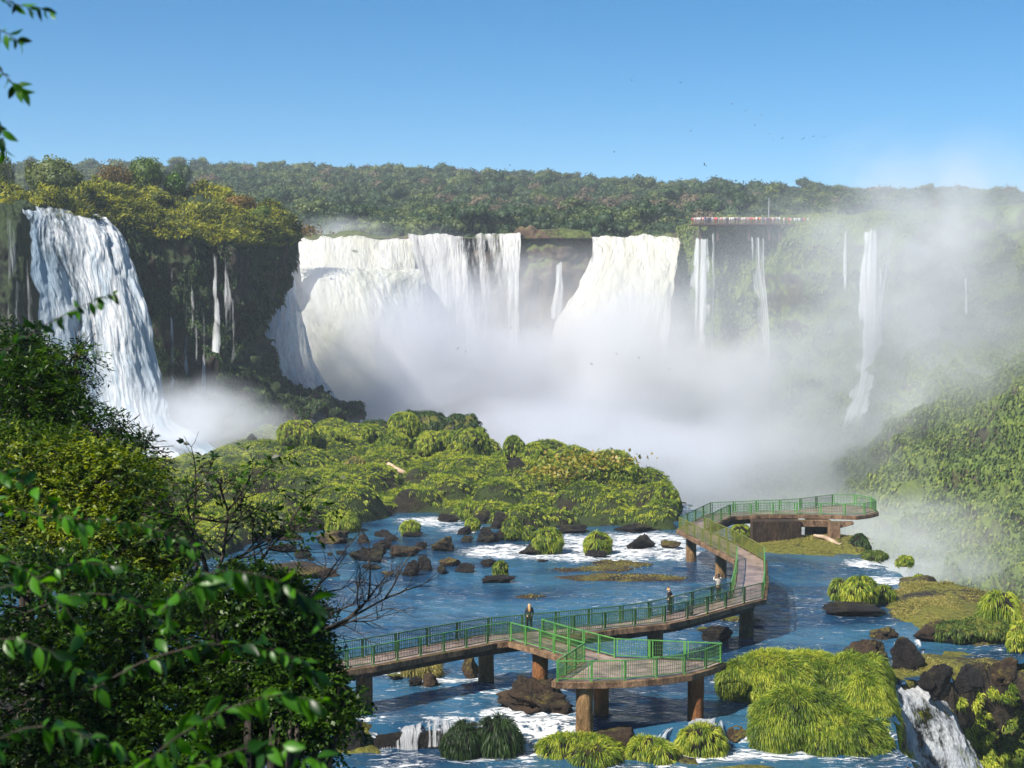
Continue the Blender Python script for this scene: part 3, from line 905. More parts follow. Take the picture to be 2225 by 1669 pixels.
for i, (u, v0, v1, w, d, lab) in enumerate(strands):
    rows = []
    for t in np.linspace(0, 1, 6):
        v = v0 + (v1 - v0) * t
        ww = w * (0.5 + 0.9 * t)
        dd = d - 2.5 - t * (v1 - v0) * 0.038
        uc = u + 4 * math.sin(t * 3)
        rows.append([(uc - ww, v, dd), (uc, v, dd - .2), (uc + ww, v, dd)])
    fall('waterfall', rows, 140, 16, FM['thin'], lab, .25, 70 + i, .35, cov0=.54 if i in (0, 4) else .52, covn=.9, topfade=.08, botfade=.25)
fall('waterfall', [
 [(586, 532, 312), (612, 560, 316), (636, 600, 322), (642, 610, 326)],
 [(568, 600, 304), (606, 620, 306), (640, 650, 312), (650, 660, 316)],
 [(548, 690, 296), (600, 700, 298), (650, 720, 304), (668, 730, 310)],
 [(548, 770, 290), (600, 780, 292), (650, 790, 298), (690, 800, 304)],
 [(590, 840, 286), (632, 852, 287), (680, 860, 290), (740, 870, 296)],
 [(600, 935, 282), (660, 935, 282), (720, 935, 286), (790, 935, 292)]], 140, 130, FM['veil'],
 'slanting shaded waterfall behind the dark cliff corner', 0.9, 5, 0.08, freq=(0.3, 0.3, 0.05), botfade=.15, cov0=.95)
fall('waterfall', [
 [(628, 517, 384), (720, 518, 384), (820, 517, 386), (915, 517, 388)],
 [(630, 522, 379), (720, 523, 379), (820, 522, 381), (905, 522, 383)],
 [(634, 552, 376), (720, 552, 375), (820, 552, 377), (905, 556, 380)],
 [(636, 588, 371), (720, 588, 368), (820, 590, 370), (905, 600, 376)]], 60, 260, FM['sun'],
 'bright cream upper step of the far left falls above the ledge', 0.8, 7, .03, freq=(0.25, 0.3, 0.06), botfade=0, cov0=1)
fall('waterfall', [
 [(632, 582, 372), (720, 584, 370), (800, 586, 372), (910, 590, 376)],
 [(640, 592, 358), (720, 592, 354), (800, 594, 357), (915, 602, 368)],
 [(640, 640, 350), (725, 640, 346), (820, 650, 348), (928, 680, 360)],
 [(650, 760, 344), (750, 760, 340), (850, 770, 342), (945, 790, 354)],
 [(680, 900, 340), (790, 900, 336), (880, 900, 338), (970, 900, 348)],
 [(700, 1060, 336), (820, 1060, 332), (900, 1060, 334), (990, 1060, 342)]], 200, 240, FM['green'],
 'thick olive tinged lower curtain bulging under the bright upper step', 1.6, 9, .04, freq=(0.12, 0.2, 0.03), botfade=0, cov0=1)
fall('waterfall', [
 [(886, 515, 388), (960, 514, 389), (1050, 513, 390), (1132, 511, 391)],
 [(886, 520, 383), (960, 519, 384), (1050, 517, 385), (1132, 515, 386)],
 [(902, 600, 378), (965, 600, 379), (1050, 600, 379), (1131, 600, 381)],
 [(910, 720, 375), (970, 720, 375), (1050, 720, 376), (1128, 720, 377)],
 [(920, 1000, 370), (980, 1000, 370), (1050, 1000, 370), (1125, 1000, 371)]], 200, 240, FM['streak'],
 'tall streaked curtain falling straight at the middle of the far wall', 1.1, 11, .03, freq=(0.28, 0.2, 0.02), botfade=0, cov0=.72, covn=.6)
fall('waterfall', [
 [(1288, 514, 390), (1340, 513, 390), (1410, 513, 389), (1482, 513, 386)],
 [(1282, 520, 384), (1340, 518, 384), (1410, 518, 383), (1482, 520, 380)],
 [(1280, 568, 379), (1335, 565, 378), (1410, 565, 376), (1478, 575, 374)],
 [(1240, 640, 372), (1310, 630, 370), (1400, 630, 368), (1466, 640, 368)],
 [(1196, 720, 366), (1290, 715, 362), (1390, 720, 360), (1456, 730, 362)],
 [(1190, 860, 358), (1290, 860, 354), (1390, 860, 352), (1460, 860, 356)],
 [(1180, 1050, 350), (1290, 1050, 346), (1390, 1050, 346), (1465, 1050, 350)]], 200, 260, FM['sun'],
 'brilliant white waterfall widening as it falls, right of the brown rock wall', 1.8, 13, .05, freq=(0.14, 0.3, 0.03), botfade=0, cov0=1)
fall('waterfall', [[(1208, 575, 380), (1216, 573, 380), (1222, 575, 380)], [(1202, 620, 377), (1214, 620, 376), (1226, 620, 377)], [(1192, 700, 372), (1206, 700, 371), (1222, 700, 372)]],
     60, 20, FM['thin'], 'small narrow fall between the brown wall and the brilliant white fall', .3, 15, .25, cov0=.8)
for i, (pts, lab, cv) in enumerate([
  (((1510, 515, 1540, 374), (1500, 600, 1544, 369), (1490, 700, 1542, 364), (1486, 860, 1540, 358)), 'slender veil fall on the green cliff, left of a twin pair', .72),
  (((1546, 512, 1554, 374), (1546, 600, 1554, 371), (1540, 700, 1550, 367), (1536, 830, 1548, 363)), 'very thin straight fall right next to the slender veil', .6),
  (((1626, 515, 1684, 371), (1628, 600, 1688, 368), (1644, 700, 1690, 364), (1656, 900, 1694, 356)), 'comb of fine white threads below the far viewing platform', .5),
  (((1834, 500, 1842, 358), (1832, 560, 1842, 356), (1834, 640, 1842, 354)), 'faint short trickle left of the tall plunge on the right cliff', .5),
  (((1878, 500, 1912, 356), (1866, 600, 1918, 352), (1856, 760, 1920, 345), (1846, 850, 1904, 331), (1822, 895, 1892, 322), (1792, 945, 1878, 311)), 'tall hazy plunge sweeping down the right cliff', .78),
  (((1930, 500, 1944, 354), (1918, 600, 1930, 350), (1900, 700, 1918, 346), (1885, 820, 1905, 340)), 'thin side strand to the right of the tall hazy plunge', .55),
  (((2008, 650, 2018, 336), (2010, 700, 2020, 332), (2014, 745, 2022, 327)), 'small isolated fall above the ledge on the right cliff', .6),
  (((2095, 605, 2103, 328), (2096, 650, 2103, 325), (2096, 690, 2104, 320)), 'narrow white trickle nearest the right edge of the cliff', .6)]):
    rows = [[(a, v, d - 5), ((a + b) / 2, v, d - 5.8), (b, v, d - 5)] for a, v, b, d in pts]
    fall('waterfall', rows, 150, 40, FM['thin'], lab, .5, 90 + i, .3, cov0=cv + .02, covn=.9, topfade=.03, botfade=.25, freq=(0.9, .3, .02))
fall('waterfall', [
 [(1912, 1466, 91.5), (1950, 1470, 92), (1990, 1474, 92.5), (2030, 1476, 93)],
 [(1916, 1482, 88.6), (1955, 1484, 89.2), (1995, 1486, 90), (2032, 1486, 91)],
 [(1926, 1520, 87.2), (1975, 1515, 87.8), (2030, 1518, 88.6), (2070, 1530, 89.6)],
 [(1934, 1580, 86.0), (1990, 1578, 86.4), (2060, 1582, 87), (2110, 1600, 88)],
 [(1940, 1680, 85), (2000, 1680, 85), (2080, 1680, 85.6), (2148, 1690, 86.6)],
 [(1946, 1860, 84), (2000, 1860, 84), (2085, 1860, 84.6), (2165, 1860, 85.6)]], 220, 150, FM['near'],
 'frothy white waterfall plunging past the big grass mound, lower right', 0.55, 17, .03, freq=(0.9, 0.6, 0.35), botfade=0, cov0=.95)
for i, (a, b, v0, v1, d0, lab) in enumerate([(1918, 1934, 1412, 1462, 97, 'little white spout between dark rocks, left of the rapids above the lower right fall'),
                                          (1936, 1952, 1408, 1470, 96.4, 'twin dark streaked spout beside the wet ledge rocks'),
                                          (1962, 2030, 1378, 1476, 97.5, 'foaming cascade tumbling between ledge rocks above the lower right fall')]):
    rows = []
    for t in np.linspace(0, 1, 4):
        v = v0 + (v1 - v0) * t
        rows.append([(a + 4 * t, v, d0 - 4 * t), ((a + b) / 2 + 3 * t, v - 3, d0 - 4.3 * t), (b + 2 * t, v, d0 - 4 * t)])
    fall('waterfall', rows, 60, 40, FM['near'], lab, .35, 120 + i, .4, cov0=.8, covn=.8, topfade=.15, freq=(1.4, .6, .5))
fall('waterfall', [[(808, 1586, 80.0), (870, 1586, 80.0), (930, 1586, 80.0), (1030, 1585, 80.1)], [(806, 1597, 79.15), (870, 1598, 79.1), (930, 1598, 79.1), (1032, 1596, 79.15)],
     [(804, 1644, 78.7), (870, 1645, 78.7), (930, 1645, 78.7), (1035, 1644, 78.8)]], 50, 200, FM['comb'], 'low comb like cascade over the ledge in the left foreground', .06, 131, .05, cov0=.76, covn=.35, freq=(2.2, .6, .25))
fall('waterfall', [[(1440, 1588, 80.2), (1490, 1584, 80.4), (1530, 1582, 80.5), (1575, 1586, 80.3)], [(1422, 1606, 79.5), (1475, 1602, 79.65), (1530, 1600, 79.7), (1582, 1602, 79.6)],
     [(1390, 1648, 78.6), (1465, 1648, 78.6), (1530, 1647, 78.6), (1595, 1646, 78.7)]], 50, 160, FM['near'], 'splashing cascade behind the small round grass tuft at the bottom', .25, 133, .08, cov0=.8, covn=.8, freq=(1.8, .6, .4))
fall('waterfall', [[(1080, 1566, 81.9), (1125, 1560, 82.2), (1165, 1572, 81.5), (1215, 1586, 80.5)], [(1075, 1590, 80.2), (1120, 1586, 80.4), (1170, 1594, 80.0), (1240, 1604, 79.6)],
     [(1098, 1625, 79.3), (1140, 1624, 79.3), (1185, 1624, 79.3), (1255, 1622, 79.3)], [(1110, 1665, 78), (1150, 1665, 78), (1185, 1660, 78.2), (1235, 1650, 78.5)]], 60, 160, FM['near'], 'tumbling white rapid in the centre foreground', .35, 135, .12, cov0=.85, covn=.6, freq=(1.1, .6, .6))
# ================================================================= green island
IP = [G(*q) for q in ((200, 1245), (450, 1222), (600, 1168), (700, 1152), (780, 1140), (860, 1113), (950, 1116), (1010, 1135), (1090, 1160), (1200, 1152), (1330, 1146), (1470, 1152),
      (1492, 1122), (1470, 1085), (1400, 1052), (1250, 1010), (1100, 985), (900, 962), (700, 960), (480, 964), (300, 985), (150, 1010), (40, 1100), (0, 1200))]
xs5, ys5 = np.arange(-75, 32, 0.45), np.arange(122, 240, 0.55)
Y5, X5 = np.meshgrid(ys5, xs5, indexing='ij')
s5 = seg_dist(IP, X5, Y5)
U5 = 1112.5 + X5 / Y5 * FPX
P5 = np.stack([X5.ravel(), Y5.ravel(), np.zeros(X5.size)], 1)
n5 = fbm(P5 * 0.12, 4, 31).reshape(X5.shape)
amp5 = np.interp(U5, [0, 300, 600, 850, 1250, 1480], [.2, .3, .5, .8, .7, .6])
h5 = -1.0 + 1.7 * smooth(s5 + n5 * 1.2, -1.2, 1.4) + amp5 * smooth(s5, 0, 17) + n5 * 0.5
dome = np.zeros(X5.shape)
rg = np.random.default_rng(5)
cnt = 0
while cnt < 300:
    x, y = rg.uniform(-72, 30), rg.uniform(124, 236)
    if seg_dist(IP, np.array([x]), np.array([y]))[0] < 0.8: continue
    r = rg.uniform(1.5, 3.8); hh = r * rg.uniform(0.45, 0.85)
    q = np.clip(1 - ((X5 - x) ** 2 + (Y5 - y) ** 2) / r ** 2, 0, 1)
    dome = np.maximum(dome, hh * np.sqrt(q))
    cnt += 1
h5 = h5 + dome * smooth(s5, -0.8, 0.8)
nr, nc = X5.shape
PI5 = np.stack([X5, Y5, h5], -1)
F5 = gridF(nr, nc)[:, ::-1]
keep = ((h5.ravel() > -0.95) & (s5.ravel() > -2.2))[F5].all(1)
M['island'] = rockmat('island_earth', (0.01, 0.009, 0.006, 1), (0.05, 0.04, 0.025, 1), ((0.015, 0.03, 0.006, 1), (0.05, 0.075, 0.014, 1)), 0.6, 0.8, 0.8, 0.8)
o = mesh('island', PI5.reshape(-1, 3), F5[keep], M['island'])
tag(o, 'hummocky green island between the pools and the misty gorge', 'island', kind='structure')
def isl_z(x, y):
    i = int(np.clip(round((y - ys5[0]) / 0.55), 0, nr - 1)); j = int(np.clip(round((x - xs5[0]) / 0.45), 0, nc - 1))
    return float(h5[i, j])
NI5 = normals(PI5)
if NI5[..., 2].mean() < 0: NI5 = -NI5
def isl_pts(n):
    out = []
    i = rng.integers(0, nr - 1, n); j = rng.integers(0, nc - 1, n)
    k = (s5[i, j] > 0.25) & (h5[i, j] > 0.55) & (NI5[i, j, 2] > .42 + rng.uniform(-.25, .2, n))
    i, j = i[k], j[k]
    p = PI5[i, j] + rng.uniform(-.25, .25, (len(i), 3)) * np.array([1, 1, 0])
    return p, NI5[i, j]
p, n_ = isl_pts(105000)
far_ = fbm(p * 0.1, 3, 61)
V_, F_, T_ = tussocks(p, n_, 8, rng.uniform(.28, .55, len(p)), 0.06, .5, 0.9, wind=(0.1, -.05, 0), rad=0.12, vert=.15, comb=.9)
o = mesh('island_grass', V_, F_, M['grass'], attrs={'tint': T_})
tag(o, 'long drooping yellow green grass covering the island', 'grass', kind='stuff')

# ================================================================= grass mounds
def mound(name, label, u, vt, vb, w, d=None, mat='grass', rock='rock', L=None, bw=0.045, dens=1.2, lumps=0, group=None, zb=None, cat='grass mound', squash=0.85, wind=(0.08, -.05, 0), low=-0.45, core=1.0, lean=0.0):
    if d is None:
        g = G(u, vb, 0.0); d = g[1]
        zb = 0.0
    r = w / 2 / FPX * d
    H = (vb - vt) / FPX * d
    base = W(u, vb, d)
    if zb is None: zb = base[2]
    cx, cyy = base[0] * (1 + r * 0.6 / d), d + r * 0.6
    L = L or float(np.clip(0.4 * r, 0.3, 0.95))
    seed = int(u * 7 + vt)
    ell = [(np.array([cx, cyy, zb + H * 0.42]), np.array([r * 0.86, r * squash * .86, H * 0.5]))]
    rr = np.random.default_rng(seed)
    for _ in range(lumps):
        a = rr.uniform(0, 6.28)
        ell.append((np.array([cx + math.cos(a) * r * .5, cyy + math.sin(a) * r * .45, zb + H * rr.uniform(.25, .55)]), np.array([r * .5, r * .5, H * .36])))
    root = empty(name, (cx, cyy, zb))
    cv, cf, n = [], [], 0
    gp = []
    for c, e in ell:
        V, F = ico(3)
        V = V * (1 + 0.16 * fbm(V * 1.7 + seed, 3, seed))[:, None]
        V = V * e * core + c
        V[:, 2] = np.maximum(V[:, 2], zb - 0.5)
        cv.append(V - np.array([cx, cyy, zb])); cf.append(F + n); n += len(V)
        area = 4.5 * e[0] * e[0] + 5 * e[0] * e[2]
        m = int(dens * area / (0.05 * L) / 3.2) + 24
        q = unit(rng.normal(size=(m * 2, 3)))
        q = q[q[:, 2] > low][:m]
        pts = q * (1 + 0.16 * fbm(q * 1.7 + seed, 3, seed))[:, None] * e * 0.97 + c
        nn = unit(q / e)
        # keep tufts outside the other lumps
        for c2, e2 in ell:
            if c2 is c: continue
            inside = (((pts - c2) / (e2 * .85)) ** 2).sum(1) < 1
            pts, nn = pts[~inside], nn[~inside]
        tt = tussocks(pts, nn, 12, L, bw, 0.5, 1.1, wind=wind, rad=0.08, vert=0.1, comb=.8)
        gp.append(tt)
    V, F, T = merge(gp)
    mesh('rock_core', np.concatenate(cv), np.concatenate(cf), M[rock], root)
    mesh('grass_tuft', V - np.array([cx, cyy, zb]), F, M[mat], root, attrs={'tint': T})
    tag(root, label, cat, group)
    return root

IM = [
 (647, 908, 985, 96, 196, 'grass', 'tall shaggy mound with bare pale rock low on its right, left part of the island', 2),
 (712, 925, 985, 92, 200, 'grass', 'broad rounded mound just right of the tall shaggy mound', 2),
 (777, 919, 968, 86, 206, 'grass', 'low wide mound before the dark bank, between two higher ones', 1),
 (812, 928, 960, 34, 208, 'grass', 'small pale green knob behind the island crest', 0),
 (878, 889, 960, 76, 196, 'grass', 'highest dome of grass on the island crest', 1),
 (857, 938, 1000, 88, 190, 'grass', 'shaggy shoulder mound below the highest dome', 2),
 (927, 939, 995, 56, 188, 'grass', 'narrow mound with a reddish bare rock face', 0),
 (972, 931, 1000, 64, 190, 'grass', 'round mound left of the big drooping one', 0),
 (1022, 927, 1012, 88, 186, 'grass', 'big drooping mound at the right end of the crest group', 2),
 (1045, 926, 975, 34, 188, 'grass', 'small cap of grass on the shoulder of the big drooping mound', 0),
 (1117, 946, 1000, 50, 180, 'grass', 'lone round mound standing against the mist', 0),
 (1160, 966, 1030, 76, 176, 'grass', 'shaggy mound above a dark grey boulder', 1),
 (1236, 978, 1025, 58, 176, 'grass', 'small mound left of the reddish leaves', 0),
 (1355, 1005, 1060, 92, 168, 'grass', 'smooth rounded mound sloping to the mist on the right', 1),
 (1300, 1000, 1060, 92, 170, 'grass', 'low mound under the reddish leaves', 1),
 (1445, 1056, 1130, 70, 158, 'grass', 'last mound of the island, close to the walkway bend', 1),
 (772, 988, 1078, 62, 172, 'grass_tan', 'brown mound with withered hanging grass in the middle of the island', 1),
 (593, 992, 1048, 50, 182, 'grass_tan', 'small withered mound near the left end of the island', 0),
 (535, 958, 1000, 100, 200, 'grass', 'flat topped mound with a dark rock edge at the far left of the island', 1),
 (410, 985, 1040, 80, 190, 'grass', 'pale hazy mound near the left fall', 1),
 (660, 1030, 1090, 90, 168, 'grass', 'wide low mound beside the withered one', 1),
 (1192, 1072, 1132, 64, 158, 'grass_tan', 'straw coloured mound in the front right of the island', 1),
 (1070, 1056, 1090, 46, 164, 'grass_tan', 'small straw coloured knob in the middle front of the island', 0),
 (905, 1055, 1110, 80, 162, 'grass', 'low mound near the landing of the pool, centre front', 1),
]
for u, vt, vb, w, d, mt, lab, lu in IM:
    mound('grass_mound', lab, u, vt, vb, w, d, mt, 'rock_brown' if 'bare' in lab or 'reddish' in lab else 'island', bw=0.06, dens=0.9, lumps=lu, L=.5, group='grass mounds on the island')
mound('dark_mound', 'shaded bluish mound behind the highest dome of the island', 915, 889, 985, 150, 232, 'grass_dark', 'rock_moss', bw=0.13, dens=.4, lumps=2, L=1.0, group='grass mounds on the island')  # dark grass colour stands in for the shade behind the crest
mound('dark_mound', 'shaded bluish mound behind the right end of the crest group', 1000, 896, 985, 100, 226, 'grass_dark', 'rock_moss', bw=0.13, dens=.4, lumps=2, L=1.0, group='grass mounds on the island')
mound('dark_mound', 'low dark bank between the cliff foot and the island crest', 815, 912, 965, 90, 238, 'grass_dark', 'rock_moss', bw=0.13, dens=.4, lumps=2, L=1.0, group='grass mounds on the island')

GR = 'grass topped rocks in the river'
mound('grassy_rock', 'large grass ball on a dark rock amid the white rapids, left one', 1190, 1147, 1205, 72, lumps=1, group=GR, cat='grassy rock')
mound('grassy_rock', 'round grass ball alone in the white rapids, right one', 1298, 1158, 1206, 62, group=GR, cat='grassy rock')
mound('grassy_rock', 'small grass cap on a stone in the middle of the pool, far side', 891, 1131, 1166, 46, group=GR, cat='grassy rock')
mound('grassy_rock', 'wide grass dome at the left edge of the pool', 744, 1112, 1158, 76, lumps=1, group=GR, cat='grassy rock')
mound('grassy_rock', 'tall grass tuft joined to the island shore above the rapids', 1114, 1122, 1176, 46, group=GR, cat='grassy rock')
mound('grassy_rock', 'smaller grass tuft just right of the tall one by the rapids', 1148, 1142, 1176, 36, group=GR, cat='grassy rock')
mound('grassy_rock', 'little grass tuft by the small cascade, lower of two', 1027, 1124, 1155, 34, group=GR, cat='grassy rock')
mound('grassy_rock', 'grass tuft by the small cascade, upper of two', 1024, 1090, 1132, 54, lumps=1, group=GR, cat='grassy rock')
mound('grassy_rock', 'upright grass tuft on a flat stone in mid river', 1087, 1219, 1258, 36, group=GR, cat='grassy rock', squash=.7)
mound('grassy_rock', 'grassy clump seen through the struts left under the walkway', 915, 1432, 1472, 96, lumps=1, mat='grass_tan', group=GR, cat='grassy rock')
mound('grassy_rock', 'grass tuft behind the far platform supports', 1609, 1140, 1170, 44, group=GR, cat='grassy rock')
mound('grassy_rock', 'dark bushy tuft at the cliff edge right of the far platform', 1867, 1161, 1199, 42, mat='grass_dark', group=GR, cat='grassy rock', low=-.6)
mound('grassy_rock', 'bright grass islet near the terrace edge, main tuft', 1868, 1250, 1322, 84, lumps=2, L=.5, group=GR, cat='grassy rock')
mound('grassy_rock', 'left tuft of the bright grass islet near the terrace edge', 1828, 1258, 1305, 50, L=.6, group=GR, cat='grassy rock')
mound('grassy_rock', 'right tuft of the bright grass islet near the terrace edge', 1922, 1274, 1312, 40, L=.6, group=GR, cat='grassy rock')
mound('grassy_rock', 'leaning grass mound overhanging the gorge at the right edge', 2168, 1282, 1392, 88, lumps=2, L=.9, group=GR, cat='grassy rock', low=-.7)
mound('grassy_rock', 'round bright tuft at the bottom edge in front of the splashing cascade', 1525, 1613, 1700, 116, 77.5, zb=-1.4, L=.5, bw=.03, dens=1.3, group=GR, cat='grassy rock')
mound('grassy_rock', 'dark tuft at the bottom edge, left of a pair', 1006, 1606, 1700, 92, 77.2, zb=-1.4, mat='grass_dark', L=.42, bw=.03, dens=2.6, group=GR, cat='grassy rock')
mound('grassy_rock', 'dark tuft at the bottom edge, right of a pair', 1086, 1590, 1700, 98, 77.4, zb=-1.4, mat='grass_dark', L=.8, bw=.035, dens=1.4, group=GR, cat='grassy rock')
mound('grassy_rock', 'low grass bank at the bottom edge between two cascades', 1270, 1648, 1720, 210, 76.5, zb=-1.6, L=.5, bw=.03, dens=1.0, lumps=3, group=GR, cat='grassy rock', squash=.4)
mound('grassy_rock', 'low bright grass cushion at the bottom edge, left of the round tuft', 1415, 1643, 1720, 120, 76.6, zb=-1.6, L=.5, bw=.03, dens=1.2, lumps=2, group=GR, cat='grassy rock', squash=.5)

# the great grass mound in the lower right
def great_mound():
    ell = [((1672, 1490), 116, 72, 86.5), ((1745, 1478), 100, 66, 88.5), ((1600, 1480), 40, 38, 85.5), ((1850, 1500), 84, 78, 87.5), ((1895, 1470), 40, 44, 88.8), ((1738, 1572), 116, 84, 80.5), ((1690, 1600), 66, 56, 79.6), ((1830, 1650), 118, 110, 79.5),
           ((1880, 1570), 74, 110, 83), ((1900, 1680), 62, 120, 80.5), ((1800, 1760), 130, 110, 78.5)]
    root = empty('grass_mound', G(1740, 1640))
    rt = np.array(root.location)
    cv, cf, n, gp = [], [], 0, []
    E = []
    for (uv, ru, rv, d) in ell:
        c = W(uv[0], uv[1], d)
        E.append((c, np.array([ru / FPX * d, ru / FPX * d * .8, rv / FPX * d])))
    for i, (c, e) in enumerate(E):
        V, F = ico(4)
        V = V * (1 + 0.14 * fbm(V * 2 + i, 4, i))[:, None] * e * 0.9 + c
        cv.append(V - rt); cf.append(F + n); n += len(V)
        m = 1100 if i not in (2, 4) else 450
        q = unit(rng.normal(size=(m * 2, 3)))
        q = q[q[:, 2] > -0.75][:m]
        pts = q * (1 + 0.14 * fbm(q * 2 + i, 4, i))[:, None] * e * .9 + c
        nn = unit(q / e)
        for c2, e2 in E:
            if c2 is c: continue
            inside = (((pts - c2) / (e2 * .8)) ** 2).sum(1) < 1
            pts, nn = pts[~inside], nn[~inside]
        gp.append(tussocks(pts, nn, 28, rng.uniform(.3, .62, len(pts)), 0.03, 0.7, 0.85, wind=(0.15, -.1, 0.0), rad=0.12, vert=.15, comb=.6))
    V, F, T = merge(gp)
    mesh('rock_core', np.concatenate(cv), np.concatenate(cf), M['rock_moss'], root)
    mesh('grass_tuft', V - rt, F, M['grass'], root, attrs={'tint': T})
    tag(root, 'great shaggy bright green grass mound in the lower right foreground', 'grass mound')
great_mound()

# ================================================================= rocks
def rock(label, u, vb, w, h, d=None, mat='rock', zb=None, seed=None, cat='rock', name='rock', cuts=9, depth=0.8, rough=.16, group='rocks in the river', sink=0.35):
    if d is None:
        d = G(u, vb, 0.0)[1]; zb = 0.0
    r = w / 2 / FPX * d; H = h / FPX * d
    b = W(u, vb, d)
    if zb is None: zb = b[2]
    seed = seed or int(u * 3 + vb)
    V, F = rock_shape((r * 1.05, r * depth * 1.05, H / 2 * (1 + sink) * 1.15), seed, 4, cuts, rough)
    o = mesh(name, V, F, M[mat])
    cc = b * 1.0
    o.location = (b[0] * (1 + r * depth * .8 / d), d + r * depth * .8, zb + H / 2 * (1 - sink))
    tag(o, label, cat, group)
    return o
RL = [
 (808, 1221, 88, 30, 'large angular dark boulder, left half of the biggest pair in mid river'),
 (880, 1212, 76, 24, 'lower brown boulder, right half of the biggest pair in mid river'),
 (964, 1199, 74, 27, 'long domed brown boulder right of the biggest pair'),
 (832, 1194, 50, 19, 'rounded boulder behind the biggest pair'),
 (913, 1193, 36, 14, 'small rounded boulder between the domed one and its neighbour'),
 (791, 1181, 32, 18, 'small dark boulder at the right end of the flat brown reef'),
 (722, 1183, 112, 26, 'flat brown reef below the wide grass dome'),
 (853, 1176, 30, 13, 'small stone just below the grass cap stone'),
 (835, 1168, 44, 18, 'stone left of the grass cap in the pool'),
 (895, 1168, 50, 13, 'dark stone carrying the small grass cap'),
 (1057, 1179, 52, 30, 'steep black boulder left of the white rapids'),
 (1016, 1179, 32, 13, 'small low stone left of the steep black boulder'),
 (1010, 1162, 48, 16, 'dark stone under the little cascade tuft'),
 (1092, 1175, 60, 22, 'dark boulders at the foot of the tall grass tuft'),
 (893, 1253, 44, 32, 'tilted black boulder, left of a leaning pair'),
 (922, 1241, 38, 28, 'taller boulder behind the tilted black one'),
 (975, 1232, 58, 16, 'flat topped brown stone in mid river'),
 (961, 1247, 30, 18, 'small dark stone just below the flat topped one'),
 (1013, 1247, 50, 23, 'black boulder left of the upright grass tuft'),
 (1060, 1232, 40, 15, 'small dark stone behind the upright grass tuft'),
 (807, 1238, 42, 10, 'thin low stone below the biggest pair'),
 (845, 1250, 38, 8, 'barely emerging brown stone, lowest of the left group'),
 (655, 1216, 36, 28, 'pointed black boulder near the bare twigs'),
 (618, 1199, 70, 16, 'long low dark rock behind the bare twigs'),
 (676, 1219, 22, 9, 'tiny stone beside the pointed black boulder'),
 (741, 1207, 28, 9, 'small low stone in open water left of the biggest pair'),
 (716, 1208, 14, 7, 'tiniest stone left of the small low one'),
 (1090, 1268, 78, 17, 'flat black stone under the upright grass tuft'),
 (1396, 1194, 84, 28, 'black craggy boulder in the white rapids near the walkway'),
 (1458, 1193, 54, 16, 'brown stone right of the craggy boulder, by the walkway'),
 (1168, 1207, 84, 24, 'black rock beneath the large grass ball'),
 (1296, 1211, 54, 14, 'dark stone beneath the lone grass ball'),
 (625, 1176, 70, 14, 'low reef at the left shore of the island'),
 (650, 1262, 172, 26, 'broad tan slab with a mossy back, behind the bare twigs'),
 (973, 1136, 44, 20, 'dark stone beside the little cascade, left bank'),
 (1050, 1140, 40, 26, 'dark stone beside the little cascade, right bank'),
 (1085, 1150, 44, 30, 'rock at the shore right of the upper cascade tuft'),
 (1250, 1160, 90, 18, 'long dark rock shelf at the island shore above the rapids'),
 (1380, 1158, 120, 16, 'dark rocky shore under the right end of the island'),
 (1180, 1222, 30, 6, 'thin wet stone below the large grass ball'),
 (1025, 1474, 44, 48, 'tall brown boulder left of the walkway pillar'),
 (935, 1492, 44, 26, 'split pinkish boulder under the left walkway'),
 (905, 1492, 40, 16, 'low dark stone beside the split boulder'),
 (860, 1478, 40, 14, 'small mossy stone under the left walkway'),
 (1180, 1548, 150, 56, 'lumpy weed covered rock in front of the spur pillar'),
 (1130, 1535, 70, 30, 'shoulder of weed covered rock left of the spur pillar'),
 (1560, 1393, 70, 26, 'low ragged rock behind the near platform, left of a pillar'),
 (1530, 1372, 40, 8, 'flat mossy stone above the low ragged rock'),
 (1590, 1350, 60, 8, 'flat green stone in the shade of the walkway'),
 (1845, 1341, 150, 24, 'dark rock base of the bright grass islet'),
 (1917, 1388, 74, 24, 'brown ledge rock above the white spout'),
 (1884, 1442, 94, 48, 'wide brown ledge rock left of the white spouts'),
 (1975, 1464, 80, 66, 'dark ledge rock parting the white spouts'),
 (2042, 1500, 70, 58, 'grey faceted boulder at the lip of the lower right fall'),
 (2010, 1500, 50, 34, 'black boulder left of the grey faceted one'),
 (2030, 1398, 124, 40, 'flat brown rock above the foaming cascade'),
 (2100, 1500, 80, 46, 'mossy boulder on the rim right of the lower right fall'),
 (2185, 1480, 90, 50, 'mossy brown boulder on the rim at the right frame edge'),
 (1645, 1668, 70, 30, 'black boulder at the bottom edge beside the great mound'),
 (772, 1640, 70, 66, 'black ledge rock at the left end of the comb cascade'),
 (905, 1640, 215, 46, 'long black ledge rock behind the comb cascade'),
 (1010, 1600, 90, 20, 'wet ledge stone between comb cascade and white rapid'),
 (1330, 1640, 170, 42, 'brown broken ledge between the two bottom cascades'),
 (1260, 1612, 60, 18, 'low brown stone right of the white rapid'),
 (1600, 1612, 60, 26, 'brown stone left of the great mound'),
 (1127, 1030, 58, 30, 'dark grey boulder on the island below the shaggy mound'),
 (770, 1082, 46, 60, 'bare dark rock face under the withered mound'),
 (545, 968, 30, 22, 'dark rock edge at the far left of the island'),
]
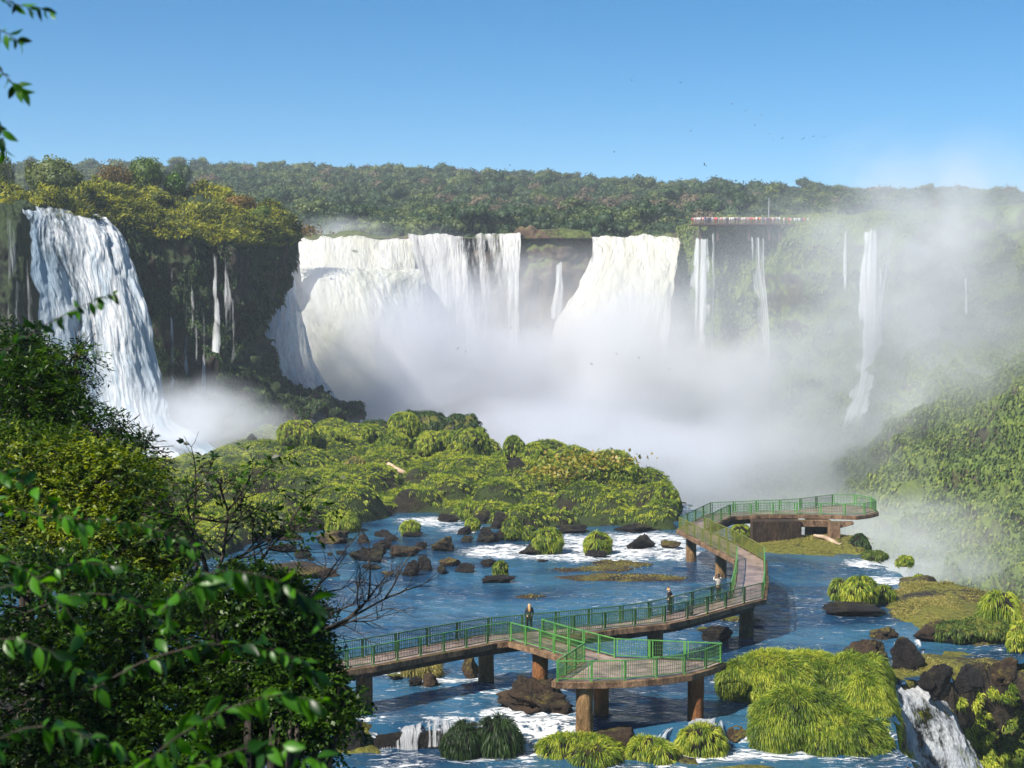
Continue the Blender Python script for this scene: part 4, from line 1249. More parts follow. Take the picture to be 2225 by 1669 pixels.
for u, vb, w, h_, lab in RL:
    mt = 'rock_brown' if any(s in lab for s in ('brown', 'tan', 'pinkish', 'weed', 'reef')) else ('rock_moss' if 'mossy stone' in lab or 'green stone' in lab else 'rock')
    kw = {}
    if vb > 1595 and u < 1990: kw = dict(d=79.5 if vb < 1620 else 78.3)
    if 'comb cascade' in lab and w > 200: kw = dict(d=78.95, depth=.12)
    if vb < 1090: kw = dict(d={1127: 171, 770: 169, 545: 199}[u], group='rocks on the island')
    if 'weed' in lab: kw['rough'] = .32
    rock(lab, u, vb, w, h_, mat=mt, cuts=5 if 'weed' in lab else 13, **kw)
rock('rounded rock emerging from the splash at the foot of the wide left fall, upper one', 200, 930, 44, 42, 196, zb=3, group='boulders in the splash of the left fall')
rock('dark boulder half covered by the wide left fall, middle one', 252, 925, 34, 50, 196, zb=2.5, group='boulders in the splash of the left fall')
rock('pale rounded boulder by the island at the foot of the left fall', 285, 995, 50, 46, 192, zb=.5, group='boulders in the splash of the left fall')
rock('dark rock breaking through the bright upper step of the far falls, left one', 740, 582, 20, 26, 375.5, mat='cliff_far', group='rocks in the upper step', sink=0)
rock('dark rock breaking through the bright upper step of the far falls, right one', 770, 560, 26, 18, 376, mat='cliff_far', group='rocks in the upper step', sink=0)
rock('brown prow of rock capped with orange scrub, right of the dark cliff', 634, 655, 60, 150, 345, mat='cliff_dark', cat='rock prow', name='rock_prow', cuts=7, depth=1.0, group='prow of rock beside the slanting fall', sink=0)
p = rng.normal(size=(900, 3)) * np.array([2.6, 2.4, .5]) + W(634, 502, 350)
V_, F_, T_ = leaves(p, rng.normal(size=(900, 3)) + np.array([0, 0, .8]), unit(rng.normal(size=(900, 3))), .9, .5, rng.uniform(0, 1, 900))
tag(mesh('scrub', V_, F_, M['tree_orange'], attrs={'tint': T_}), 'orange dry scrub on the prow beside the slanting fall', 'shrub')

# weed banks lying in the river
def bank(label, u, v, w, hpx, seed):
    a = G(u, v); rx = w / 2 / FPX * a[1]
    ry = (G(u, v - hpx / 2)[1] - G(u, v + hpx / 2)[1]) / 2
    nr_, nc_ = 14, 60
    th = np.linspace(0, 2 * np.pi, nc_)
    rr = np.linspace(0, 1, nr_)
    e = 1 + 0.28 * fbm(np.stack([np.cos(th) * 2, np.sin(th) * 2, np.full(nc_, seed)], 1), 3, seed)
    e[-1] = e[0]
    X_ = rr[:, None] * np.cos(th) * rx * e; Y_ = rr[:, None] * np.sin(th) * ry * e
    pz = np.stack([X_.ravel(), Y_.ravel(), np.full(X_.size, seed)], 1)
    Z_ = 0.16 * (1 - rr[:, None] ** 2) - 0.05 + 0.07 * fbm(pz * 1.6, 4, seed).reshape(X_.shape) - .12 * (rr[:, None] > .97)
    o = mesh('weed_bank', np.stack([X_, Y_, Z_ + .02], -1).reshape(-1, 3), gridF(nr_, nc_)[:, ::-1], M['rock_brown'])
    V0 = np.stack([X_, Y_, Z_], -1).reshape(-1, 3)
    o.location = (a[0], a[1], 0.03)
    tag(o, label, 'weed bank', 'brown weed banks in the river')
    i = rng.integers(nc_, len(V0) - nc_, int(90 * rx * ry ** .5))
    V_, F_, T_ = blades(V0[i] + rng.normal(0, .25, (len(i), 3)) * [1, 1, 0], rng.normal(size=(len(i), 3)) * .7 + [0, 0, .5], .2, .08, 1.0, rng.uniform(0, .6, len(i)))
    mesh('weed', V_, F_, M['grass_tan'], o, attrs={'tint': T_})['kind'] = 'stuff'
bank('upper brown weed bank between the rapids and the walkway', 1340, 1227, 130, 24, 3)
bank('middle brown weed bank left of the first far pillar', 1285, 1238, 150, 12, 4)
bank('long lower weed bank reaching the far pillars', 1370, 1256, 280, 18, 5)
bank('small faint weed patch in open water', 1150, 1297, 62, 6, 6)
bank('green weed patch in the shade behind the near platform', 1600, 1348, 90, 10, 8)

def logthing(name, label, pts, rad, mat='wood', cat='log', branches=()):
    b = Bag(); b.tube([W(*q) for q in pts], rad, 8)
    for br, r in branches: b.tube([W(*q) for q in br], r, 6)
    tag(b.build(name, M[mat], shade=True, world=True), label, cat)
logthing('log', 'pale dead log lying across the island grass', [(842, 1010, 178), (870, 1024, 177), (908, 1037, 176)], [.36, .3, .22])
logthing('driftwood_log', 'long pale driftwood trunk leaning under the far platform', [(1768, 1163.5, 137), (1790, 1167, 136.5), (1812, 1178, 136), (1824, 1188, 135.6)], [.12, .2, .24, .3], branches=[([(1812, 1178, 136), (1824, 1183, 135.5), (1829, 1180, 135.4)], [.1, .08, .05])])
logthing('driftwood', 'forked pale driftwood branches left of the leaning trunk', [(1730, 1183, 137), (1748, 1181, 137), (1768, 1172, 137)], [.05, .09, .06], cat='driftwood', branches=[([(1748, 1181, 137), (1760, 1187, 136.6), (1770, 1190, 136.5)], [.07, .06, .04]), ([(1756, 1177, 137), (1762, 1171, 136.8), (1770, 1184, 136.6)], [.06, .05, .04])])
# reddish leaves on the island shoulder
for lab, u, v, d, sx in (('patch of broad reddish yellow leaves on the right shoulder of the island', 1288, 1000, 167, 2.6), ('patch of broad yellow leaves beside the dark grey boulder', 1200, 1028, 170, 1.8)):
    p = rng.normal(size=(400, 3)) * np.array([sx, 1.6, .45]) + W(u, v, d)
    V_, F_, T_ = leaves(p, rng.normal(size=(400, 3)) + np.array([0, -.3, .5]), unit(rng.normal(size=(400, 3)) * .6 + np.array([0, 0, 1])), .55, .35, rng.uniform(0, 1, 400))
    tag(mesh('broadleaf_plant', V_, F_, M['leaf_red'], attrs={'tint': T_}), lab, 'plant', kind='stuff')

# mossy clumps on the terrace rim and the wall behind the lower right fall
def clumps(name, label, cat, pts, n, sp, L, bw, mat='grass'):
    cs = []
    for (u, v, d) in pts:
        c = W(u, v, d)
        cs.append(c + rng.normal(size=(n, 3)) * np.asarray(sp))
    c = np.concatenate(cs)
    V_, F_, T_ = tussocks(c, np.tile([0, -.5, .7], (len(c), 1)), 10, L, bw, 1.0, 1.1, rad=.1)
    tag(mesh(name, V_, F_, M[mat], attrs={'tint': T_}), label, cat, kind='stuff')

o, PW, NW = cliff('mossy_wall', [
 [(1900, 1455, 103), (1990, 1440, 104), (2080, 1425, 104), (2170, 1400, 105), (2230, 1385, 106), (2420, 1370, 108)],
 [(1985, 1478, 96), (2030, 1478, 96.5), (2110, 1470, 97), (2185, 1455, 98), (2230, 1440, 99), (2420, 1430, 101)],
 [(2005, 1510, 93), (2055, 1530, 93), (2120, 1530, 93.5), (2190, 1530, 94), (2235, 1530, 95), (2420, 1520, 97)],
 [(2030, 1600, 91.5), (2090, 1610, 91), (2145, 1610, 91), (2200, 1620, 91.5), (2240, 1620, 92), (2420, 1620, 94)],
 [(2060, 1800, 90), (2110, 1800, 89), (2160, 1800, 89), (2210, 1800, 89.5), (2250, 1800, 90), (2420, 1800, 92)]], 170, 200, M['wall_moss'], 0.9, .9, .7, 43, .25, fine=2.6)
tag(o, 'black rock wall with green moss cushions right of the lower fall', 'rock wall', kind='structure')
p, n_, fi, fj = vegpts(PW, NW, 9000)
k = fbm(p * 0.5, 3, 4) > -0.14
p = p[k]; n_ = n_[k]
V_, F_, T_ = tussocks(p, n_, 12, .38, .05, .8, 1.2, rad=.1, comb=.6)
tag(mesh('moss_cushions', V_, F_, M['grass'], attrs={'tint': T_}), 'yellow green moss cushions and ferns on the black wall', 'moss', kind='stuff')
rr_, cc_ = np.nonzero((drop > .06) & (drop < .97) & (Y > 84) & (Y < 108) & (X > 22) & (h > -9))
sel = rng.integers(0, len(rr_), 2600)
p = np.stack([X[rr_[sel], cc_[sel]], Y[rr_[sel], cc_[sel]], h[rr_[sel], cc_[sel]]], 1) + rng.uniform(-.2, .2, (2600, 3))
p = p[fbm(p * .6, 3, 24) > -0.05]
V_, F_, T_ = tussocks(p, np.tile([0, -.8, .5], (len(p), 1)), 12, .42, .05, .8, 1.2, rad=.12, comb=.5)
tag(mesh('wall_ferns', V_, F_, M['grass'], attrs={'tint': T_}), 'bright green ferns and moss growing on the rocks above the lower right fall', 'ferns', kind='stuff')
# moss and short grass on the emerging parts of the terrace
rr_, cc_ = np.nonzero((h > 0.12) & (sd_ > -2.5) & (Y < 150) & (X > 8))
sel = rng.integers(0, len(rr_), 5200)
p = np.stack([X[rr_[sel], cc_[sel]], Y[rr_[sel], cc_[sel]], h[rr_[sel], cc_[sel]]], 1) + rng.uniform(-.25, .25, (5200, 3)) * [1, 1, .1]
k = fbm(p * .4, 3, 14) > -0.1
p = p[k]
V_, F_, T_ = tussocks(p, np.tile([0, -.1, 1.0], (len(p), 1)), 7, .2, .05, 1.4, 1.2, rad=.15)
tag(mesh('terrace_moss', V_, F_, M['grass_tan'], attrs={'tint': T_}), 'short olive moss on the emerging rims of the terrace', 'moss', kind='stuff')
for lab, u, v, w, hh in (('small green tuft high on the terrace rim', 1965, 1232, 40, 22), ('small green tuft in the middle of the terrace rim', 1998, 1268, 26, 18), ('small green tuft low on the terrace rim', 2022, 1290, 26, 18),
                         ('mossy hump where the rim begins near the platform', 1900, 1218, 60, 18), ('mossy shoulder under the leaning mound', 2140, 1400, 130, 56), ('mossy cushion below the terrace shelf', 2070, 1400, 110, 46), ('fern green cushion at the far right edge of the rim', 2215, 1420, 60, 70)):
    mound('moss_tuft', lab, u, v - hh, v, w, lumps=1, L=.35, bw=.05, dens=.7, mat='slope_leaf' if 'moss' in lab else 'grass', rock='rock_moss', group='tufts along the terrace rim', cat='tuft')
# ================================================================= walkway
ZD = 2.7
ZR = ZD + 1.1
T = lambda pts: [G(u, v, ZR) for u, v in pts]
RA = T([(640, 1430), (712.6, 1416.8), (813.2, 1402.1), (912.6, 1384), (1004.2, 1368.2), (1074.3, 1354.6), (1109.3, 1351.2)])
RB = T([(1110, 1352), (1172, 1368), (1204, 1378), (1270.6, 1396)])
RC_ = T([(1270.6, 1396), (1209, 1435.6)])
RD = T([(1209, 1435.6), (1287.6, 1435.6), (1362, 1434), (1435.7, 1428), (1496.7, 1420), (1539.6, 1408.5), (1569, 1397)])
RE = T([(1569, 1397), (1479.7, 1393), (1410.8, 1390), (1337, 1387)])
RF = T([(1337, 1387), (1236.8, 1362), (1177, 1345)])
RG = T([(1177, 1345), (1223, 1339.5), (1284.2, 1334), (1338.5, 1327), (1396, 1321.5), (1449.2, 1316), (1514.4, 1302), (1600.9, 1278.7), (1657.9, 1265.4)])
RH = T([(1657.9, 1265.4), (1663, 1230), (1660.4, 1188)])
RI = T([(1660.4, 1188), (1634.9, 1173.2), (1603, 1156.2), (1561.6, 1138.2), (1529.7, 1123.3)])
RJ = T([(1529.7, 1123.3), (1584.9, 1096.5)])
RK = T([(1584.9, 1096.5), (1626.4, 1094), (1671, 1092), (1733.7, 1092), (1813.4, 1093.6), (1860, 1095.2), (1887.7, 1091.8), (1903.7, 1087.8)])
RL_ = T([(1903.7, 1087.8), (1898.4, 1081.9), (1886.7, 1078.3), (1856.9, 1074.4), (1820, 1073), (1779.4, 1077.6), (1724.1, 1085), (1674.2, 1086.2), (1628.5, 1088), (1586, 1090), (1544.6, 1091.4)])
RM = T([(1544.6, 1091.4), (1475.5, 1123.3)])
RN = T([(1475.5, 1123.3), (1539, 1154.6), (1602, 1186)])
RO = T([(1602, 1186), (1599.8, 1225), (1588.7, 1264.4)])
RP = T([(1588.7, 1264.4), (1530.7, 1278.7), (1465.6, 1295), (1402.6, 1309), (1342.6, 1316.3), (1288.6, 1321.8), (1219.8, 1328), (1140.7, 1335), (1087.8, 1340), (1032, 1345), (941, 1361.4), (864, 1375), (809.8, 1384), (712.6, 1399.8), (640, 1412)])

walk = empty('walkway', G(1270, 1591))
tag(walk, 'zigzag concrete walkway with green railings over the river', 'walkway')
WL = np.array(walk.location)

def deck(polys, name, label=None):
    V, F, n = [], [], 0
    for poly in polys:
        pl = [Vector((p[0], p[1], 0)) for p in poly]
        tris = tessellate_polygon([pl])
        a = sum((pl[i].x * pl[(i + 1) % len(pl)].y - pl[(i + 1) % len(pl)].x * pl[i].y) for i in range(len(pl)))
        for z, up in ((ZD, True), (ZD - 0.28, False)):
            V += [[p.x, p.y, z] for p in pl]
            for t in tris:
                x1, x2 = pl[t[1]] - pl[t[0]], pl[t[2]] - pl[t[0]]
                ccw = x1.x * x2.y - x1.y * x2.x > 0
                F.append([i + n for i in (t if ccw == up else t[::-1])])
            n += len(pl)
    o = mesh(name, np.array(V) - WL, np.array(F), M['deck'], walk, shade=False)
    if label: o['label'] = label
    return o
Pi = {k: v for k, v in zip(('a',), (0,))}
deck([RA + [RP[7]] + RP[8:]], 'deck')
deck([[RA[-1], RG[0], RP[6], RP[7]], RG + RP[:7]], 'deck')
deck([RH + [RN[-1], RO[1], RO[2]], RI + [RM[-1], RN[1], RN[2]], [RI[-1], RJ[-1], RL_[-1], RM[-1]]], 'deck')
deck([RK + RL_[1:]], 'platform_deck', 'wet reddish deck of the far viewing platform')
deck([RB + [RE[-1], RF[1], RF[2]], [RC_[0]] + RD + RE[1:]], 'platform_deck', 'reddish deck of the near viewing platform and its spur')

def edge(lines, name):
    b = Bag()
    for pts, side in lines:
        pts = [np.array(p) for p in pts]
        for i in range(len(pts) - 1):
            a, c = pts[i], pts[i + 1]
            t = unit((c - a) * [1, 1, 0]); nn = np.array([t[1], -t[0], 0]) * side
            Lh = np.linalg.norm((c - a)[:2])
            mid = (a + c) / 2 + nn * 0.09
            mid[2] = ZD - 0.17
            b.box(mid - WL, (1, 1, 1)) if False else None
            Rm = np.stack([t, nn, [0, 0, 1]], 1)
            V = np.array([[x, y, z] for x in (-1, 1) for y in (-1, 1) for z in (-1, 1)]) * np.array([Lh / 2 + 0.05, 0.17, 0.175 + 0.004 * (i % 2)])
            V = V @ Rm.T + mid - WL
            b.add(V, [[0, 1, 3, 2], [4, 6, 7, 5], [0, 4, 5, 1], [2, 3, 7, 6], [0, 2, 6, 4], [1, 5, 7, 3]])
    o = b.build(name, M['concrete'], walk)
    md = o.modifiers.new('bevel', 'BEVEL'); md.width = 0.03; md.segments = 2
    return o
edge([(RA, 1), (RP[7:], 1)], 'deck_edge')
edge([(RB, 1), (RC_, 1), (RD, 1), (RE, 1), (RF, 1)], 'deck_edge')
edge([(RG, 1), (RP[:8], 1)], 'deck_edge')
edge([(RH, 1), (RI, 1), (RN, 1), (RO, 1)], 'deck_edge')
edge([(RJ, 1), (RK, 1), (RL_, 1), (RM, 1)], 'deck_edge')

def girder(path, width, z0, z1, name='girder', mat='shaded_base'):
    b = Bag()
    for i in range(len(path) - 1):
        a, c = np.array(path[i], float), np.array(path[i + 1], float)
        t = unit((c - a) * [1, 1, 0]); nn = np.array([t[1], -t[0], 0])
        Lh = np.linalg.norm((c - a)[:2]); mid = (a + c) / 2; mid[2] = (z0 + z1) / 2
        Rm = np.stack([t, nn, [0, 0, 1]], 1)
        V = np.array([[x, y, z] for x in (-1, 1) for y in (-1, 1) for z in (-1, 1)]) * np.array([Lh / 2 + .02 + .003 * i, width / 2 + .002 * i, (z1 - z0) / 2])
        b.add(V @ Rm.T + mid - WL, [[0, 1, 3, 2], [4, 6, 7, 5], [0, 4, 5, 1], [2, 3, 7, 6], [0, 2, 6, 4], [1, 5, 7, 3]])
    b.build(name, M[mat], walk)
mid = lambda a, b: (np.array(a) + np.array(b)) / 2
girder([mid(RA[0], RP[-1]), mid(RA[2], RP[-3]), mid(RA[4], RP[9]), mid(RA[6], RP[7]), mid(RG[0], RP[6])], 1.1, 1.95, 2.4)
girder([mid(RG[0], RP[6]), mid(RG[3], RP[4]), mid(RG[5], RP[2]), mid(RG[8], RP[0])], 1.1, 1.95, 2.4)
girder([mid(RG[8], RP[0]), mid(RH[1], RO[1]), mid(RH[2], RN[2]), mid(RI[-1], RM[-1])], 1.0, 2.05, 2.4)
girder([mid(RI[-1], RM[-1]), mid(RK[0], RL_[-2]), mid(RK[3], RL_[6])], 1.0, 1.9, 2.4)
girder([mid(RA[6], RG[0]), mid(RB[1], RF[1]), mid(RB[3], RE[-1])], .9, 2.1, 2.4)

def pillar(u, v, rad, mat, zt=2.42, d=None, label=None):
    p = G(u, v)
    zs = np.array([-1.4, 0.0, 0.35, 1.2, 2.0, zt])
    n = 28
    an = np.linspace(0, 2 * np.pi, n, endpoint=False)
    ring = np.stack([np.cos(an), np.sin(an)], 1)
    zz = np.linspace(-1.4, zt, 18)
    V = []
    for z in zz:
        r = rad * (1.03 if z < 0.3 else 1.0)
        q = np.stack([ring[:, 0] * 1.3 + u, ring[:, 1] * 1.3, np.full(n, z * 1.2)], 1)
        rr = r * (1 + 0.02 * fbm(q * 1.5, 3, int(u)))
        V.append(np.stack([ring[:, 0] * rr, ring[:, 1] * rr, np.full(n, z)], 1))
    V = np.concatenate(V) + np.array([p[0], p[1] + rad, 0]) - WL
    F = []
    for i in range(len(zz) - 1):
        for j in range(n):
            k = (j + 1) % n
            F.append([i * n + j, i * n + k, (i + 1) * n + k, (i + 1) * n + j])
    o = mesh('pillar', V, np.array(F), M[mat], walk)
    if label: o['label'] = label
for a in [(1270.7, 1591, .46, 'pillar'), (1307, 1556, .42, 'rust', 2.42, None, 'rust orange pillar under the near platform'), (1513.6, 1569, .44, 'rust', 2.42, None, 'dark rust streaked pillar under the right end of the near platform'),
          (1174, 1503, .46, 'rust', 2.42, None, 'rust orange pillar under the spur'), (1056, 1483, .46, 'pillar'), (790, 1547, .46, 'pillar'), (1425, 1449, .5, 'pillar'), (1624, 1388, .48, 'pillar'), (1503, 1222, .45, 'pillar'), (1568, 1256, .46, 'pillar')]:
    pillar(*a)
# supports of the far platform
def blockw(name, u0, u1, d, th, z0, z1, mat, parent, taper=0):
    a, c = W(u0, 700, d), W(u1, 700, d)
    V = np.array([[x, y, z] for x in (a[0], c[0]) for y in (d, d + th) for z in (z0, z1)])
    if taper: V[4:, 2] = np.where(V[4:, 2] == z0, z0 + taper, V[4:, 2])
    o = mesh(name, V - WL, np.array([[0, 1, 3, 2], [4, 6, 7, 5], [0, 4, 5, 1], [2, 3, 7, 6], [0, 2, 6, 4], [1, 5, 7, 3]]), M[mat], parent, shade=False)
    md = o.modifiers.new('bevel', 'BEVEL'); md.width = 0.04; md.segments = 2
    return o
blockw('support_wall', 1640, 1747, 137.2, 1.6, -.4, 2.38, 'shaded_wall', walk)
blockw('support_wall', 1758, 1806, 141.0, 1.0, -.4, 2.30, 'shaded_wall', walk)
blockw('support_column', 1809, 1832, 136.6, 1.1, -.4, 2.36, 'concrete', walk)
blockw('crossbeam', 1733, 1812, 137.8, .6, 1.78, 2.385, 'concrete', walk)
blockw('crossbeam', 1829, 1861, 136.9, .6, 1.78, 2.385, 'concrete', walk, .35)

# railing panels: one mesh per rail colour, scaled to each bay
def panel_mesh(mat, L=1.5, nb=12):
    b = Bag(); c = Bag()
    b.box((0.5 * L, 0, 1.075), (L - .02, .06, .055))
    b.box((0.5 * L, 0, .14), (L - .16, .04, .045))
    for x in (0.09, L - 0.09): b.box((x, 0, .60), (.05, .045, .88))
    for i in range(nb): c.box((0.11 + (L - .22) * (i + 1) / (nb + 1), 0, .6), (.017, .017, .88))
    for z in (.36, .58, .8): c.box((0.5 * L, .008, z), (L - .2, .014, .016))
    Vb, Fb = np.concatenate(b.V), np.concatenate(b.F); Vc, Fc = np.concatenate(c.V), np.concatenate(c.F)
    o = mesh('railing_panel', np.concatenate([Vb, Vc]), np.concatenate([Fb, Fc + len(Vb)]), shade=False, mats=[M[mat], M['rail_shaded' if mat != 'rail_olive' else mat]], mi=[0] * len(Fb) + [1] * len(Fc))
    me = o.data; bpy.data.objects.remove(o)
    return me
def post_mesh(mat):
    b = Bag(); b.box((0, 0, .54), (.07, .07, 1.12)); b.box((0, 0, .03), (.14, .14, .05))
    o = b.build('post', M[mat], None)
    me = o.data; bpy.data.objects.remove(o)
    return me
PMs = {k: panel_mesh(k) for k in ('rail', 'rail_olive', 'rail_shaded')}
PSs = {k: post_mesh(k) for k in ('rail', 'rail_olive', 'rail_shaded')}
npan = 0
def rail(pts, n, mat, off=0.02):
    """n equal bays along the polyline"""
    global npan
    P = np.array(pts)[:, :2]
    seg = np.linalg.norm(np.diff(P, axis=0), axis=1)
    s = np.concatenate(([0], np.cumsum(seg)))
    t = np.linspace(0, s[-1], n + 1)
    Q = np.stack([np.interp(t, s, P[:, 0]), np.interp(t, s, P[:, 1])], 1)
    for i in range(n):
        a, c = Q[i], Q[i + 1]
        Lh = np.linalg.norm(c - a)
        an = math.atan2(c[1] - a[1], c[0] - a[0])
        o = bpy.data.objects.new('railing_panel', PMs[mat]); link(o, walk)
        o.location = (a[0] - WL[0], a[1] - WL[1], ZD - WL[2]); o.rotation_euler = (0, 0, an); o.scale = (Lh / 1.5, 1, 1)
        npan += 1
    for i in range(n):
        a = Q[i]
        t_ = unit(Q[i + 1] - Q[i])
        o = bpy.data.objects.new('post', PSs[mat]); link(o, walk)
        o.location = (a[0] + t_[0] * .04 - WL[0], a[1] + t_[1] * .04 - WL[1], ZD - WL[2]); o.rotation_euler = (0, 0, math.atan2(t_[1], t_[0]))
rail(RA, 9, 'rail'); rail(RB, 5, 'rail'); rail(RC_, 3, 'rail'); rail(RD, 6, 'rail'); rail(RE, 3, 'rail'); rail(RF, 5, 'rail')
rail(RG, 9, 'rail_shaded'); rail(RH, 3, 'rail'); rail(RI, 8, 'rail_olive'); rail(RJ, 3, 'rail_shaded'); rail(RK, 7, 'rail'); rail(RL_, 9, 'rail'); rail(RM, 4, 'rail_shaded')
rail(RN, 7, 'rail_olive'); rail(RO, 3, 'rail'); rail(RP, 15, 'rail_shaded')
print('panels', npan)

# ================================================================= people
def skinned(name, joints, edges, mat, parent=None, sub=2, eval_=False):
    """joints: (x, y, z, radius)"""
    me = bpy.data.meshes.new(name)
    me.from_pydata([j[:3] for j in joints], edges, [])
    o = bpy.data.objects.new(name, me); link(o, parent)
    sk = o.modifiers.new('skin', 'SKIN'); sk.use_smooth_shade = True
    ss = o.modifiers.new('sub', 'SUBSURF'); ss.levels = sub; ss.render_levels = sub
    for v, j in zip(me.skin_vertices[0].data, joints):
        v.radius = (j[3], j[3]) if len(j) < 5 else (j[3], j[4])
    me.skin_vertices[0].data[0].use_root = True
    dg = bpy.context.evaluated_depsgraph_get()
    m2 = bpy.data.meshes.new_from_object(o.evaluated_get(dg))
    o.modifiers.clear()
    o.data = m2
    m2.name = name
    m2.materials.clear()
    m2.materials.append(M[mat] if isinstance(mat, str) else mat)
    for p_ in m2.polygons: p_.use_smooth = True
    return o
M['skin'] = plain('skin', (0.5, 0.3, 0.2, 1), .6)
M['black_cloth'] = plain('black_cloth', (0.012, 0.012, 0.016, 1), .8, c2=(0.03, 0.03, 0.035, 1), sc=5)
M['grey_cloth'] = plain('grey_cloth', (0.35, 0.35, 0.38, 1), .8)
M['blond'] = plain('blond_hair', (0.42, 0.25, 0.1, 1), .6, c2=(0.6, 0.4, 0.18, 1), sc=30)
M['dark_hair'] = plain('dark_hair', (0.03, 0.02, 0.015, 1), .6)
mm = Mat('patterned_shirt')
wv = mm.n('TexWave'); wv.inputs['Scale'].default_value = 3.5; wv.inputs['Distortion'].default_value = 6; wv.inputs['Detail'].default_value = 2
mm.l(mm.pos(), wv.inputs['Vector'])
pb = mm.n('BsdfPrincipled'); pb.inputs['Roughness'].default_value = .8
mm.l(mm.ramp(wv.outputs[0], [(0.42, (0.02, 0.02, 0.03, 1)), (0.5, (0.65, 0.6, 0.52, 1))]), pb.inputs['Base Color'])
mm.l(pb.outputs[0], mm.out.inputs[0])
M['pattern'] = mm.m

def person(label, loc, face, Hh, top, legs, hair, arms='down', longhair=True, extra=None):
    """figure about 1.7 m tall looking along +y of its own, turned by face"""
    s = Hh / 1.72
    root = empty('person', loc, face); root.scale = (s, s, s)
    root['label'] = label; root['category'] = 'person'
    J, E = [], []
    def add(x, y, z, r, par=None):
        J.append((x, y, z, r)); k = len(J) - 1
        if par is not None: E.append((par, k))
        return k
    pel = add(0, 0, .95, .125)
    bel = add(0, 0, 1.1, .115, pel); che = add(0, .01, 1.32, .13, bel); nk = add(0, 0, 1.46, .055, che)
    ch = add(0, .015, 1.53, .07, nk); hd = add(0, .01, 1.61, .092, ch); tp = add(0, 0, 1.68, .065, hd)
    nose = add(0, .115, 1.595, .012, hd)
    for sx in (-1, 1):
        ear = add(sx * .088, 0, 1.6, .014, hd)
        hip = add(sx * .09, 0, .88, .09, pel); kn = add(sx * .1, .02, .5, .06, hip); an = add(sx * .1, -.01, .09, .042, kn)
        to = add(sx * .105, .14, .035, .035, an)
        sh = add(sx * .17, 0, 1.4, .055, che)
        if arms == 'down': pts = [(.23, -.02, 1.14, .042), (.22, .06, .93, .03)]
        elif arms == 'fold': pts = [(.24, .06, 1.16, .042), (.06, .22, 1.18, .03)]
        else: pts = [(.30, .14, 1.42, .042), (.12, .28, 1.58, .03)]
        el = add(sx * pts[0][0], *pts[0][1:], par=sh) if False else add(sx * pts[0][0], pts[0][1], pts[0][2], pts[0][3], sh)
        wr = add(sx * pts[1][0], pts[1][1], pts[1][2], pts[1][3], el)
        dx, dy, dz = pts[1][0] - pts[0][0], pts[1][1] - pts[0][1], pts[1][2] - pts[0][2]
        l = math.sqrt(dx * dx + dy * dy + dz * dz); dx, dy, dz = dx / l, dy / l, dz / l
        pa = add(sx * (pts[1][0] + dx * .06), pts[1][1] + dy * .06, pts[1][2] + dz * .06, .03, wr)
        for f, (off, fl) in enumerate(((-.028, .07), (-.009, .082), (.01, .077), (.028, .062))):
            f1 = add(sx * (pts[1][0] + dx * .1) + off * .3, pts[1][1] + dy * .1 + off, pts[1][2] + dz * .1, .0085, pa)
            f2 = add(sx * (pts[1][0] + dx * (.1 + fl)) - sx * .015, pts[1][1] + dy * (.1 + fl) + off, pts[1][2] + dz * (.1 + fl), .0075, f1)
        th = add(sx * (pts[1][0] + dx * .06) - sx * .035, pts[1][1] + dy * .07 + .02, pts[1][2] + dz * .08, .01, pa)
    body = skinned('body', J, E, 'skin', root, 1)
    # face
    for sx in (-1, 1):
        V, F = ico(2); mesh('eye', V * .011 + np.array([sx * .032, .088, 1.612]), F, M['dark_hair'], body)
    V, F = ico(2); mesh('mouth', V * [.022, .008, .006] + np.array([0, .09, 1.55]), F, plain('lips', (.4, .12, .1, 1)), body)
    # clothes follow the body a little outside it
    tj = [(0, 0, .96, .155), (0, 0, 1.1, .15), (0, .01, 1.32, .165), (0, 0, 1.44, .09)]; te = [(0, 1), (1, 2), (2, 3)]
    lj = [(0, 0, .98, .15)]; le = []
    for sx in (-1, 1):
        k = len(tj)
        if arms == 'down': q = [(.17, 0, 1.4, .075), (.235, -.02, 1.14, .06), (.225, .055, .95, .045)]
        elif arms == 'fold': q = [(.17, 0, 1.4, .075), (.245, .06, 1.16, .06), (.09, .21, 1.18, .045)]
        else: q = [(.17, 0, 1.4, .075), (.305, .14, 1.42, .06), (.15, .26, 1.56, .045)]
        tj += [(sx * a, b, c, r) for a, b, c, r in q]; te += [(2, k), (k, k + 1), (k + 1, k + 2)]
        k = len(lj)
        lj += [(sx * .09, 0, .86, .11), (sx * .1, .02, .5, .078), (sx * .1, -.01, .13, .06)]; le += [(0, k), (k, k + 1), (k + 1, k + 2)]
    skinned('jacket', tj, te, top, body, 1)
    skinned('trousers', lj, le, legs, body, 1)
    for sx in (-1, 1):
        V, F = ico(2); V = V * [.052, .13, .045] + np.array([sx * .103, .06, .045]); V[:, 2] = np.maximum(V[:, 2], 0.004)
        mesh('shoe', V, F, M['black_cloth'], body)
    hj = [(0, -.02, 1.66, .1), (0, -.045, 1.58, .1)]
    he = [(0, 1)]
    if longhair:
        hj += [(0, -.09, 1.45, .1), (.01, -.12, 1.28, .085), (0, -.12, 1.17, .04)]; he += [(1, 2), (2, 3), (3, 4)]
    else:
        hj += [(0, -.09, 1.7, .06)]; he += [(0, 2)]
    skinned('hair', hj, he, hair, body, 1)
    return root
def deckpt(u, v_top, d):
    p = W(u, v_top, d)
    return (p[0], p[1], ZD + .002)
person('woman with long blond hair and dark jacket at the back railing, seen from behind', deckpt(1150, 1320, 90.6), 0.15, 1.74, 'black_cloth', 'black_cloth', 'blond')
